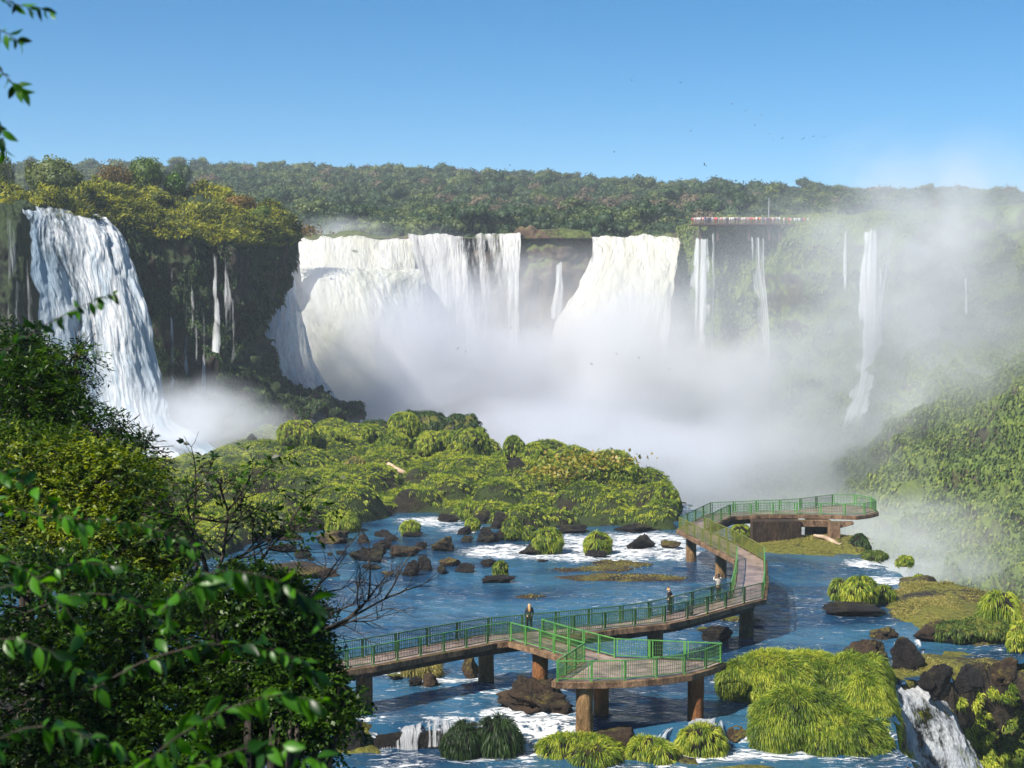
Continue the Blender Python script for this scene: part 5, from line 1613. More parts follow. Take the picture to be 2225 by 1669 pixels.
x = person('blond person in a black jacket with folded arms, midway along the right walkway', deckpt(1454, 1290, 96.0), R(-130), 1.62, 'black_cloth', 'black_cloth', 'blond', 'fold', False)
x = person('person in a patterned shirt and dark trousers raising both arms to take a photograph', deckpt(1561, 1260, 99.9), R(20), 1.72, M['pattern'], 'black_cloth', 'dark_hair', 'up', False)
c_ = W(1565, 1256, 100.2)
camb = Bag(); camb.box((0, 0, 0), (.13, .05, .09)); camb.tube([(0, .02, 0), (0, .09, 0)], .03, 12)
o = camb.build('photo_camera', M['black_cloth']); o.location = (x.location.x - .1, x.location.y + .30, ZD + 1.62); o.rotation_euler = (0, 0, R(20))
tag(o, 'small black camera held up by the person in the patterned shirt', 'camera')
# belt bag of the first woman
V, F = ico(3); V = V * [.16, .07, .09]
# backpack standing behind the railing
bp = empty('backpack', tuple(G(1503, 1340.5, ZD + 0.001) + np.array([0, .45, .0])))
V, F = rock_shape((.21, .16, .34), 5, 3, 3, .06); mesh('bag', V + [0, 0, .34], F, M['black_cloth'], bp)
V, F = rock_shape((.15, .07, .15), 6, 3, 3, .06); mesh('front_pocket', V + [0, -.17, .24], F, M['black_cloth'], bp)
b = Bag(); b.tube([(-.09, .13, .6), (-.1, .22, .4), (-.09, .14, .12)], .022, 6); b.build('strap', M['black_cloth'], bp)
b = Bag(); b.tube([(.09, .13, .6), (.1, .22, .4), (.09, .14, .12)], .022, 6); b.build('strap', M['black_cloth'], bp)
tag(bp, 'black backpack standing on the deck behind the front railing', 'backpack')

# ================================================================= far viewing platform with its crowd
zf = W(1600, 487, 367)[2]
fp = empty('viewing_platform', (W(1600, 487, 367)[0], 367, zf))
tag(fp, 'distant reddish viewing platform crowded with people on top of the green cliff', 'viewing platform')
FL = np.array(fp.location)
x0, x1 = W(1505, 487, 367)[0], W(1700, 487, 367)[0]
b = Bag(); b.box(((x0 + x1) / 2, 372, zf), (x1 - x0, 10, .22)); b.V = [v - FL for v in b.V]; M['red_brown'] = plain('red_brown_steel', (0.09, 0.04, 0.03, 1), .8)
b.build('deck', M['red_brown'], fp)
b = Bag()
for i in range(41):
    xx = x0 + (x1 - x0) * i / 40
    b.box((xx, 367.1, zf + .62), (.07, .07, 1.0))
for z in (.45, .8, 1.12): b.box(((x0 + x1) / 2, 367.1, zf + z), (x1 - x0, .06, .07))
b.V = [v - FL for v in b.V]; b.build('railing', M['red_brown'], fp)
for u in (1522, 1560, 1628, 1672, 1695):
    b = Bag(); q = W(u, 489, 368); b.box((q[0], 368.5, zf - 2), (.5, .5, 3.7)); b.V = [v - FL for v in b.V]; b.build('leg', M['red_brown'], fp)
b = Bag(); q = W(1671, 430, 372); b.tube([(q[0], 372, zf), (q[0], 372, q[2])], [.16, .09], 8)
tag(b.build('pole', M['grey_cloth'], world=True), 'thin pale mast rising above the distant crowded platform', 'pole')
def farfig(mats, arms):
    J = [(0, 0, .95, .15), (0, 0, 1.15, .16), (0, 0, 1.35, .19), (0, 0, 1.48, .07), (0, 0, 1.62, .12), (-.09, 0, .5, .09), (-.1, .03, .05, .07), (.09, 0, .5, .09), (.1, .03, .05, .07), (-.24, 0, 1.38, .07), (.24, 0, 1.38, .07)]
    E = [(0, 1), (1, 2), (2, 3), (3, 4), (0, 5), (5, 6), (0, 7), (7, 8), (2, 9), (2, 10)]
    for sx, k in ((-1, 9), (1, 10)):
        if arms: J += [(sx * .3, .15, 1.25, .055), (sx * .12, .28, 1.5, .045)]
        else: J += [(sx * .29, .02, 1.12, .055), (sx * .28, .08, .88, .045)]
        E += [(k, len(J) - 2), (len(J) - 2, len(J) - 1)]
    o = skinned('person', J, E, 'skin', None, 1)
    me = o.data
    me.materials.clear()
    for m_ in mats: me.materials.append(m_)
    for p_ in me.polygons:
        z = p_.center.z
        p_.material_index = 2 if z < .95 else (1 if z < 1.46 else 0)
    bpy.data.objects.remove(o)
    return me
cl = {'white': (.8, .8, .8, 1), 'red': (.6, .06, .05, 1), 'blue': (.08, .12, .35, 1), 'dark': (.04, .04, .05, 1), 'pink': (.7, .35, .35, 1), 'orange': (.7, .25, .06, 1)}
figs = {}
for k, c in cl.items():
    figs[k] = farfig([M['skin'], plain('shirt_' + k, c), plain('trousers_' + k, tuple(x_ * .4 for x_ in c[:3]) + (1,))], k in ('white', 'blue'))
names = list(cl)
for i in range(84):
    k = names[int(rng.choice(6, p=[.36, .18, .14, .14, .1, .08]))]
    o = bpy.data.objects.new('person', figs[k]); link(o)
    xx = x0 + .5 + (x1 - x0 - 1) * (i + rng.uniform(0, .8)) / 84
    o.location = (xx, 367.7 + rng.uniform(0, 4), zf + .18); o.rotation_euler = (0, 0, R(180 + rng.uniform(-50, 50)))
    tag(o, 'tiny distant person in ' + k + ' clothes in the crowd on the far platform', 'person', 'crowd on the far platform')
for i in range(22):
    k = names[int(rng.choice(6, p=[.36, .18, .14, .14, .1, .08]))]
    o = bpy.data.objects.new('person', figs[k]); link(o)
    u = 1702 + 130 * (i + rng.uniform(0, .8)) / 22
    q = W(u, 486, 368)
    o.location = (q[0], 370, zf + .1); o.rotation_euler = (0, 0, R(180 + rng.uniform(-50, 50)))
    tag(o, 'tiny distant person in ' + k + ' clothes on the hazy path right of the far platform', 'person', 'people on the path right of the far platform')
b = Bag(); q0, q1 = W(1700, 487, 370), W(1850, 487, 370); b.box(((q0[0] + q1[0]) / 2, 370.5, zf - .1), (q1[0] - q0[0], 3, .3))
tag(b.build('path_deck', M['red_brown'], world=True), 'hazy raised path leading right from the distant platform', 'path')

# ================================================================= birds
def bird_mesh(s, flap):
    J, F_, n = [], [], 0
    V = np.array([[0, .5, 0], [.09, .1, 0], [0, .05, .09], [-.09, .1, 0], [0, .05, -.08], [.05, -.35, 0], [-.05, -.35, 0], [.16, -.62, 0], [-.16, -.62, 0],
                  [.75, .16, .22 * flap], [.6, -.12, .2 * flap], [1.35, -.1, .12 * flap], [-.75, .16, .22 * flap], [-.6, -.12, .2 * flap], [-1.35, -.1, .12 * flap], [.05, -.1, .05], [-.05, -.1, .05]]) * s
    F3 = np.array([[0, 1, 2], [0, 2, 3], [0, 3, 4], [0, 4, 1], [1, 5, 2], [3, 2, 6], [2, 5, 6], [4, 6, 5], [4, 5, 1], [4, 3, 6], [5, 7, 6], [6, 7, 8], [1, 9, 15], [9, 10, 15], [9, 11, 10], [3, 16, 12], [12, 16, 13], [12, 13, 14]])
    o = mesh('bird', V, F3, M['black_cloth'], shade=False)
    me = o.data; bpy.data.objects.remove(o); return me
bms = [bird_mesh(.5, 1), bird_mesh(.5, -1), bird_mesh(.5, 2.2)]
o = bpy.data.objects.new('bird', bird_mesh(.85, 1.6)); link(o); o.location = Vector(W(1531, 359, 330)); o.rotation_euler = (R(20), R(25), R(60))
tag(o, 'largest black bird soaring just above the forest skyline', 'bird')
bs = [(1170, 711), (1110, 712), (995, 758), (1195, 762), (1285, 792), (1340, 770), (1388, 777), (1520, 810), (1455, 803), (1560, 865), (1290, 876), (1095, 944), (640, 745), (672, 775), (700, 790), (875, 838), (770, 745), (845, 785), (1012, 763),
      (1672, 290), (1680, 305), (1700, 300), (1745, 302), (1768, 297), (1790, 300), (1855, 325), (1980, 335), (1640, 272), (1655, 250), (1500, 285), (1375, 165), (1372, 175), (1480, 180), (1530, 55), (1590, 225), (1620, 240), (1812, 360), (1888, 415), (1136, 270), (1335, 330), (1108, 360), (1235, 1000), (2045, 1150), (1380, 860), (1440, 912)]
for u, v in bs:
    o = bpy.data.objects.new('bird', bms[int(rng.integers(3))]); link(o)
    s_ = rng.uniform(.45, .85)
    d = rng.uniform(230, 290)
    if v > 900: d = 200
    o.location = Vector(W(u, v, d)); o.rotation_euler = (R(rng.uniform(-20, 30)), R(rng.uniform(-40, 40)), R(rng.uniform(0, 360))); o.scale = (s_, s_, s_)
    if v < 480: tag(o, 'tiny dark bird wheeling in the sky above the falls', 'bird', 'birds in the sky')
    else: tag(o, 'tiny dark bird flying in front of the falls and mist', 'bird', 'birds in front of the mist')
# ================================================================= upper river and far forest
b = Bag()
xsu = np.linspace(-72, 62, 60); ysu = np.linspace(386, 401, 14)
YU, XU = np.meshgrid(ysu, xsu, indexing='ij')
o = mesh('upper_river', np.stack([XU, YU, np.full(XU.shape, 37.2)], -1).reshape(-1, 3), gridF(14, 60)[:, ::-1], M['water'], attrs={'foam': np.full(XU.size, 0.3)})
tag(o, 'thin strip of river water above the far falls', 'river', kind='structure')

def crown_proto(seed, nb, nl, leafs, flat=0.8, trunk=True, core=True):
    r = np.random.default_rng(seed)
    cs = r.normal(size=(nb, 3)); cs = unit(cs) * r.uniform(.2, .62, (nb, 1)); cs[:, 2] = np.abs(cs[:, 2]) * flat * 1.1 - .12
    rs = r.uniform(.26, .46, nb)
    V, F, Tn, n = [], [], [], 0
    k = nl // nb
    for c, ra in zip(cs, rs):
        q = unit(r.normal(size=(k, 3)) + np.array([0, 0, .25]))
        p = c + q * ra * r.uniform(.8, 1.28, (k, 1)) * [1, 1, flat]
        tv, tf, tt = leaves(p, unit(np.cross(q, r.normal(size=(k, 3)))), unit(q + r.normal(0, .8, (k, 3))), leafs * r.uniform(.6, 1.3, k), leafs * .8, np.clip(r.uniform(.05, .95) + r.normal(0, .16, k), 0, 1))
        V.append(tv); F.append(tf + n); Tn.append(tt); n += len(tv)
    V, F, Tn = np.concatenate(V), np.concatenate(F), np.concatenate(Tn)
    F3 = []
    if core:
        for c, ra in zip(cs, rs):
            iv, if_ = ico(1 if nl < 700 else 2)
            V = np.concatenate([V, iv * ra * .86 * np.array([1, 1, flat]) + c]); F3.append(if_ + n); Tn = np.concatenate([Tn, np.full(len(iv), .25)]); n += len(iv)
    return V, F, (np.concatenate(F3) if F3 else np.zeros((0, 3), int)), Tn, cs

def trunk_bag(h0, cs, r=.035, n=5):
    b = Bag()
    b.tube([(0, 0, -h0), (.02, 0, -h0 * .5), (0, 0, -.1)], [r * 1.5, r, r * .8], n)
    for c in cs[:6]:
        b.tube([(0, 0, -h0 * .35), c * [.5, .5, .2] + [0, 0, -.1], c], [r * .8, r * .5, r * .25], 4)
    return np.concatenate(b.V), np.concatenate([f for f in b.F if len(f)])

protos = []
for i in range(9):
    fl = .8 if i != 4 else .5
    V, F4, F3, Tn, cs = crown_proto(100 + i, 8, 380, .13, fl)
    tv, tf = trunk_bag(1.0, cs)
    protos.append((V, F4, F3, Tn, tv, tf))
kinds = ['tree_dark', 'tree_dark', 'tree_olive', 'tree_dark', 'tree_olive', 'tree_brown', 'tree_dark', 'tree_olive', 'tree_dark']
kindlab = {'tree_dark': 'dense dark green tree in the forest above the falls', 'tree_olive': 'olive green broad crowned tree in the forest above the falls', 'tree_brown': 'greyish brown nearly leafless tree in the forest above the falls'}
PME = []
for (V, F4, F3, Tn, tv, tf), k in zip(protos, kinds):
    VV = np.concatenate([V, tv]); n0 = len(V)
    mi = np.concatenate([np.zeros(len(F4) + len(tf), int), np.zeros(len(F3), int)])
    mi[len(F4):len(F4) + len(tf)] = 1
    o = mesh('forest_tree', VV, [np.concatenate([F4, tf + n0]), F3], attrs={'tint': np.concatenate([Tn, np.zeros(len(tv))])}, mi=mi, mats=[M[k], M['bark']])
    PME.append(o.data); bpy.data.objects.remove(o)
pos = []
y = 401.5
while y < 1120:
    st = 6.6 if y < 520 else (8.0 if y < 760 else 10.5)
    xm = y * 0.36 + 12
    for x in np.arange(-xm - rng.uniform(0, st), xm, st):
        pos.append((x + rng.uniform(-.4, .4) * st, y + rng.uniform(-.4, .4) * st))
    y += st * (1.0 if y < 620 else 1.15)
pos = np.array(pos)
u_ = 1112.5 + pos[:, 0] / pos[:, 1] * FPX
# keep trees off the hidden left part and the front strip of the right cliff
k = (u_ > -60) & (u_ < 2330)
pos = pos[k]
zt = np.interp(0, [0, 1], [0, 1])
zz = hill(pos[:, 0], pos[:, 1]) - 0.3
order = np.argsort(pos[:, 1])
uu = 1112.5 + pos[:, 0] / pos[:, 1] * FPX
# the individuals: largest in the picture that are not behind the left outcrop
cand = [i for i in order if uu[i] > 560]
indiv = set(cand[:300])
acc = {}
seedk = rng.integers(0, 9, len(pos))
brownish = (fbm(np.stack([pos[:, 0], pos[:, 1], zz * 0], 1) * .02, 2, 3) > 0.1)
for i in range(len(pos)):
    x, y = pos[i]
    pi_ = int(seedk[i])
    if kinds[pi_] == 'tree_brown' and rng.uniform() < .8 and not brownish[i]: pi_ = 2
    w_ = rng.uniform(3.8, 7.2) * (1.0 if y < 600 else 1.12)
    hh = w_ * rng.uniform(.9, 1.25)
    trunk = rng.uniform(2.5, 6) if y > 430 else rng.uniform(.6, 2.4)
    if y < 412: w_ *= .55; hh *= .55; trunk = .2
    if rng.uniform() < .05: trunk += 4.0
    zc = zz[i] + trunk + hh * .35
    a = rng.uniform(0, 6.28)
    if i in indiv:
        o = bpy.data.objects.new('forest_tree', PME[pi_]); link(o)
        o.location = (x, y, zc); o.rotation_euler = (0, 0, a); o.scale = (w_, w_, hh)
        tag(o, kindlab[kinds[pi_]], 'tree', 'trees of the forest above the falls')
    else:
        acc.setdefault(pi_, []).append((x, y, zc, a, w_, hh))
Vs, F4s, F3s, Ts, MI4, MI3, n = [], [], [], [], [], [], 0
mlist = ['tree_dark', 'tree_olive', 'tree_brown', 'bark']
for pi_, lst in acc.items():
    V, F4, F3, Tn, tv, tf = protos[pi_]
    L_ = np.array(lst)
    far = L_[:, 1] > 640
    VV = np.concatenate([V, tv]); TT = np.concatenate([Tn, np.zeros(len(tv))])
    ca, sa = np.cos(L_[:, 3]), np.sin(L_[:, 3])
    X_ = (VV[None, :, 0] * ca[:, None] - VV[None, :, 1] * sa[:, None]) * L_[:, 4:5] + L_[:, 0:1]
    Y_ = (VV[None, :, 0] * sa[:, None] + VV[None, :, 1] * ca[:, None]) * L_[:, 4:5] + L_[:, 1:2]
    Z_ = VV[None, :, 2] * L_[:, 5:6] + L_[:, 2:3]
    Vs.append(np.stack([X_, Y_, Z_], -1).reshape(-1, 3))
    m_ = len(L_); nv = len(VV)
    off = (np.arange(m_) * nv + n)[:, None, None]
    mi = mlist.index(kinds[pi_])
    F4s.append((F4[::1][None] + off).reshape(-1, 4)); MI4.append(np.full(m_ * len(F4), mi))
    F4s.append((tf[None] + len(V) + off).reshape(-1, 4)); MI4.append(np.full(m_ * len(tf), 3))
    F3s.append((F3[None] + off).reshape(-1, 3)); MI3.append(np.full(m_ * len(F3), mi))
    Ts.append(np.tile(TT, m_)); n += m_ * nv
o = mesh('far_forest', np.concatenate(Vs), [np.concatenate(F4s), np.concatenate(F3s)], attrs={'tint': np.concatenate(Ts)}, mi=np.concatenate(MI4 + MI3), mats=[M[k] for k in mlist])
tag(o, 'bluish green forest covering the distant hill', 'forest', kind='stuff')
print('forest', len(pos), 'faces', len(o.data.polygons))

# ================================================================= trees and bushes on the left outcrop
def tree(label, u, vt, vb, w, d, mat, nb=12, nl=1500, lf=.13, flat=.85, crown_v=None, name='tree', cat='tree', trunkmat='bark', core=True, seed=0, group=None):
    base = W(u, vb, d)
    Hh = (vb - vt) / FPX * d
    r = w / 2 / FPX * d
    V, F4, F3, Tn, cs = crown_proto(int(u) + seed, nb, nl, lf, flat, core=core)
    zmin, zmax = V[:, 2].min(), V[:, 2].max()
    ch = Hh * .8
    sz = ch / (zmax - zmin)
    root = empty(name, base)
    V2 = V * np.array([r * 1.05, r * 1.05, sz]); V2[:, 2] += Hh - zmax * sz
    mesh('crown', V2, [F4, F3], M[mat], root, attrs={'tint': Tn})
    b = Bag()
    zc = Hh - zmax * sz
    b.tube([(0, 0, -.5), (.1 * r, 0, Hh * .2), (0, 0, zc)], [r * .09, r * .065, r * .05], 8)
    for c in cs:
        e = c * [r, r, sz] + [0, 0, zc]
        b.tube([(0, 0, Hh * .25), (e * [.5, .5, 0]) + [0, 0, (Hh * .25 + e[2]) / 2 + .1 * r], e], [r * .045, r * .03, r * .012], 5)
    b.build('trunk', M[trunkmat], root, True)
    tag(root, label, cat, group)
    return root
TG = 'trees on the left clifftop'
tree('big dark leafy tree with bushy base, tallest at the left of the clifftop', 130, 334, 452, 136, 268, 'tree_olive', 22, 5200, .1, 1.0, group=TG, seed=3)
tree('leaning thin tree in the left part of the clifftop, small round crown', 70, 345, 440, 40, 272, 'top_leaf', 8, 1200, .16, 1.0, group=TG)
tree('orange brown half bare tree in the middle of the clifftop', 250, 346, 450, 96, 280, 'tree_orange', 20, 2600, .08, .9, core=False, group=TG)
tree('umbrella shaped dark green tree on the clifftop', 318, 338, 440, 92, 284, 'slope_leaf', 18, 3600, .1, .7, group=TG)
tree('dark low tree right of the umbrella shaped one', 372, 372, 440, 66, 286, 'leaf_a', 14, 2400, .12, .8, group=TG)
tree('spindly bare tree right of the dark low tree', 428, 388, 450, 54, 290, 'tree_brown', 14, 500, .12, .7, core=False, group=TG)
tree('bushy tree at the left frame edge of the clifftop', 18, 395, 452, 90, 262, 'slope_leaf', 16, 2600, .12, .9, group=TG)
tree('thin crowned tree rising at the left frame edge', 8, 330, 450, 60, 270, 'tree_olive', 9, 1100, .13, .9, core=False, group=TG)
tree('dark bush below the big leafy tree, near the lip of the left fall', 190, 402, 462, 84, 258, 'leaf_a', 14, 2400, .12, .8, group=TG)
tree('golden bush in front of the orange tree', 300, 392, 456, 78, 270, 'top_leaf', 14, 2600, .12, .8, name='bush', cat='bush', group=TG)
tree('golden green bush under the umbrella shaped tree', 350, 410, 462, 84, 268, 'top_leaf', 14, 2600, .12, .7, name='bush', cat='bush', group=TG)
tree('low yellow bush at the left shoulder of the cliff', 215, 436, 482, 64, 246, 'top_leaf', 10, 2000, .14, .8, name='bush', cat='bush', group=TG)
tree('dry reddish bush near the right end of the clifftop', 520, 424, 476, 90, 280, 'tree_orange', 12, 2200, .12, .7, name='bush', cat='bush', group=TG, core=False)
tree('green bush at the very right corner of the clifftop', 568, 446, 500, 62, 276, 'slope_leaf', 10, 1800, .13, .8, name='bush', cat='bush', group=TG)
tree('dark green shrub right of the dry reddish bush', 478, 432, 474, 60, 284, 'leaf_a', 10, 1600, .13, .8, name='bush', cat='bush', group=TG)
tree('dark distant tree behind the clifftop, left of the skyline notch', 398, 352, 430, 50, 420, 'tree_dark', 10, 1400, .13, .9, group=TG)
for lab, u, v, w in (('rounded tussock hanging over the cliff, leftmost', 330, 488, 44), ('rounded tussock hanging over the cliff, second from left', 372, 500, 50), ('big bright tussock hanging over the cliff centre', 455, 512, 56), ('bright tussock right of the big central one', 505, 508, 44), ('tussock near the right corner of the cliff', 575, 505, 44), ('small tussock between the leftmost pair on the cliff lip', 415, 506, 36)):
    mound('tussock', lab, u, v - 26, v + 20, w, 248 + (u - 330) * .07, mat='top_leaf', rock='rock_moss', L=1.2, bw=.16, dens=.5, group='tussocks along the cliff lip', cat='tussock')

# ================================================================= foreground trees
def ellpts(u, v, ru, rv, d, n, fill=.45, rd=None):
    c = W(u, v, d); s = d / FPX
    e = np.array([ru * s, (rd or (ru + rv) / 2 * s), rv * s])
    q = unit(rng.normal(size=(n, 3)))
    rr = rng.uniform(fill, 1, (n, 1)) ** .6
    return c + q * rr * e, q, e, c
def foliage(name, label, cat, blobs, ntw, L, nl, ll, lw, mat, base, droop=.3, out=.8, trunk_r=.18, up=.25, dark=None, toward=0.0):
    root = empty(name, base)
    rt = np.array(base, float)
    parts = []; bb = Bag()
    ar = np.array([q[2] * q[3] for q in blobs], float)
    for q, a in zip(blobs, ar / ar.sum()):
        n = int(ntw * a) + 3
        p, dr_, e, c = ellpts(*q[:5], n)
        dd = dr_ * out + rng.normal(0, .45, (n, 3)) + np.array([0, -toward, up])
        parts.append(sprays(p, dd, L * rng.uniform(.6, 1.3, n), nl, ll, lw, droop))
        mid_ = (rt + c) / 2 + rng.normal(0, .2, 3)
        bb.tube([rt - rt, (mid_ - rt) * [.6, .6, 1], c - rt], [trunk_r, trunk_r * .5, trunk_r * .2], 7)
        for i in range(0, n, max(1, n // 14)):
            bb.tube([c - rt, (p[i] + c) / 2 - rt + [0, 0, .1], p[i] - rt, p[i] - rt + unit(dd[i]) * L], [trunk_r * .2, trunk_r * .12, .012, .005], 5)
    V, F, T_ = merge(parts)
    mesh('crown', V - rt, F, M[mat], root, attrs={'tint': T_})
    bb.build('trunk', M['bark_dark'], root, True)
    tag(root, label, cat)
    return root
def hb(x, y): return (x, y, HILLZ(x, y) - .2)
foliage('tree', 'slender leaved tree with drooping sprays against the left fall', 'tree', [(60, 880, 95, 90, 27), (90, 820, 64, 56, 27.5), (130, 905, 56, 56, 27), (40, 780, 60, 60, 28), (215, 950, 60, 46, 26.5), (290, 1000, 46, 34, 26), (165, 780, 26, 20, 27.5)],
        2100, .5, 11, .13, .035, 'leaf_a', hb(-9.5, 29), .5, .9, up=.1)
foliage('tree', 'yellow green flowering tree crown filling the left side below the slender leaves', 'tree', [(60, 1020, 170, 90, 25), (210, 1060, 130, 90, 24.6), (290, 1130, 80, 70, 24.4), (60, 1150, 210, 110, 24.6), (230, 1190, 160, 100, 24.2), (330, 1200, 80, 60, 24.4), (330, 1290, 120, 80, 24)],
        5200, .32, 9, .1, .045, 'leaf_yellow', hb(-7.0, 25.5), .2, .9, up=.5)
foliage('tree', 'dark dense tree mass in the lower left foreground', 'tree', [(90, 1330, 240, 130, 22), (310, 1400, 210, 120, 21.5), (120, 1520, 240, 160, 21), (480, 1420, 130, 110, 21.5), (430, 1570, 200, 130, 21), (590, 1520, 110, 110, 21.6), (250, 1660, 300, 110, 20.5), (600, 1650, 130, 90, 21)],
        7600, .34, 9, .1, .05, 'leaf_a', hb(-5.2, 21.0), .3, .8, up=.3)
foliage('tree', 'small leaved tree leaning over the left end of the walkway', 'tree', [(610, 1330, 80, 60, 20.6), (545, 1290, 80, 50, 20.8), (640, 1410, 56, 70, 20.5), (655, 1490, 76, 70, 20.4), (700, 1550, 62, 40, 20.3), (745, 1530, 40, 22, 20.2), (610, 1440, 90, 70, 20.8)],
        3000, .34, 9, .085, .05, 'leaf_a', hb(-3.2, 19.5), .35, .8, up=.25)

def twigtree(label, start, spec, mat, base, leafn, ll, lw, seed, name='tree', cat='tree', bare=.5):
    """branches grown in a loose fan; thin ends carry leaves or stay bare"""
    r = np.random.default_rng(seed)
    root = empty(name, base); rt = np.array(base, float)
    b = Bag(); P, D = [], []
    def grow(p, d, L, rad, lev):
        n = 6
        pts = [p]
        dd = d.copy()
        for i in range(n):
            dd = unit(dd + r.normal(0, .13, 3) * [1, .7, 1] + np.array([0, 0, .03]))
            pts.append(pts[-1] + dd * L / n)
        b.tube([q - rt for q in pts], np.linspace(rad, rad * .45, n + 1), 6 if rad > .02 else 4)
        if lev == 0 or rad < .0035:
            P.append(pts[-1]); D.append(dd); return
        for i in range(2, n + 1):
            for _ in range(1 if i < n else 2):
                if r.uniform() < .72 or i == n:
                    nd = unit(dd + r.normal(0, .6, 3) * [1, .6, 1])
                    grow(pts[i], nd, L * r.uniform(.45, .75), rad * .5, lev - 1)
    for (u0, v0, u1, v1, L, rad, lev) in spec:
        a, c = W(u0, v0, start), W(u1, v1, start)
        b.tube([np.zeros(3), (a - rt) * [.5, .5, .6], a - rt], [rad * 1.6, rad * 1.3, rad], 7)
        grow(a, unit(c - a), np.linalg.norm(c - a), rad, lev)
    b.build('trunk', M['bark_dark'], root, True)
    P, D = np.array(P), np.array(D)
    if leafn:
        k = r.uniform(size=len(P)) > bare
        sp = sprays(P[k], D[k] + r.normal(0, .5, (k.sum(), 3)), .25, leafn, ll, lw, .5, 1.0)
        mesh('crown', sp[0] - rt, sp[1], M[mat], root, attrs={'tint': sp[2]})
    tag(root, label, cat)
twigtree('open branching tree with bunches of oval leaves and bare twigs over the river', 21, [(455, 1262, 415, 1120, 1, .04, 3), (470, 1255, 495, 1110, 1, .035, 3), (480, 1240, 560, 1150, 1, .03, 3), (520, 1255, 640, 1200, 1, .028, 2), (440, 1270, 370, 1170, 1, .03, 3)],
         'leaf_a', hb(-3.9, 21), 5, .12, .065, 4, bare=.62)
twigtree('bare grey twigs reaching over the left end of the walkway', 20.3, [(650, 1400, 800, 1300, 1, .03, 3), (660, 1380, 850, 1350, 1, .028, 2), (640, 1360, 730, 1270, 1, .026, 2), (640, 1430, 760, 1390, 1, .024, 2)],
         'leaf_a', hb(-3.0, 19), 0, .1, .05, 9, name='bare_branches', cat='branches')

foliage('tree', 'unseen tree crowns added left of the camera to shade the foreground', 'tree', [(-1500, 500, 700, 480, 17), (-1700, -800, 900, 700, 13), (-1950, -300, 900, 700, 11), (-2300, -1500, 1200, 900, 9)],
        3000, .5, 8, .16, .08, 'leaf_a', hb(-13, 15), .3, .8, up=.25)  # unseen tree added out of frame to cast shade on the foreground leaves
# near branches with large leaves, out of focus
def bigleaves(p, d, nrm, L, Wd, T_):
    """curved folded leaves, 2 x 6 quads"""
    N = len(p); rows = 7
    d = unit(d); side = unit(np.cross(d, nrm)); up = np.cross(side, d)
    t = np.linspace(0, 1, rows)
    wp = np.array([.06, .62, .95, 1.0, .82, .45, .02])
    L = L[:, None, None]; Wd = Wd[:, None, None]
    ctr = p[:, None] + d[:, None] * L * t[None, :, None] - up[:, None] * L * (0.28 * t ** 2)[None, :, None]
    a = ctr + side[:, None] * Wd * .5 * wp[None, :, None] + up[:, None] * Wd * .16 * wp[None, :, None]
    b_ = ctr - side[:, None] * Wd * .5 * wp[None, :, None] + up[:, None] * Wd * .16 * wp[None, :, None]
    V = np.stack([a, ctr, b_], 2).reshape(-1, 3)
    F = []
    for i in range(rows - 1):
        F += [[i * 3, i * 3 + 1, i * 3 + 4, i * 3 + 3], [i * 3 + 1, i * 3 + 2, i * 3 + 5, i * 3 + 4]]
    F = (np.array(F)[None] + (np.arange(N) * rows * 3)[:, None, None]).reshape(-1, 4)
    return V, F, np.repeat(T_, rows * 3)
def branch(label, pts, d, n, lpx, wpx, hang=.6, mat='leaf_big', seed=1, rad=.0028):
    r = np.random.default_rng(seed)
    d = d * .8; n = int(n * 2.0); lpx *= .66; wpx *= .64
    P = crspline(np.array([W(u, v, d) for u, v in pts]), 30, 0)
    P = P + fbm(P * 9, 3, seed)[:, None] * np.array([.006, .006, .012]) * d / 5 * np.linspace(0, 1, 30)[:, None]
    root = empty('leafy_branch', P[0]); rt = P[0].copy()
    b = Bag(); b.tube(P - rt, np.linspace(rad, rad * .35, 30), 6); b.build('stem', M['bark_dark'], root, True)
    i = np.clip((np.linspace(.05, 1, n) * 29).astype(int), 0, 29)
    tg = unit(np.gradient(P, axis=0))[i]
    s = np.where(np.arange(n) % 2, 1, -1)[:, None]
    side = unit(np.cross(tg, np.array([0, -1, .25])))
    dd = tg * .45 + side * s * .6 + r.normal(0, .45, (n, 3)) + np.array([0, -.1, -hang])
    nr_ = unit(r.normal(0, .8, (n, 3)) + np.array([-.2, -.4, .7]))
    sz = r.uniform(.4, 1.15, n)
    V, F, T_ = bigleaves(P[i] + r.normal(0, .004, (n, 3)), dd, nr_, lpx / FPX * d * sz, wpx / FPX * d * sz, r.uniform(0, 1, n))
    mesh('leaf_spray', V - rt, F, M[mat], root, attrs={'tint': T_})
    tag(root, label, 'branch', 'leafy branches close to the camera')
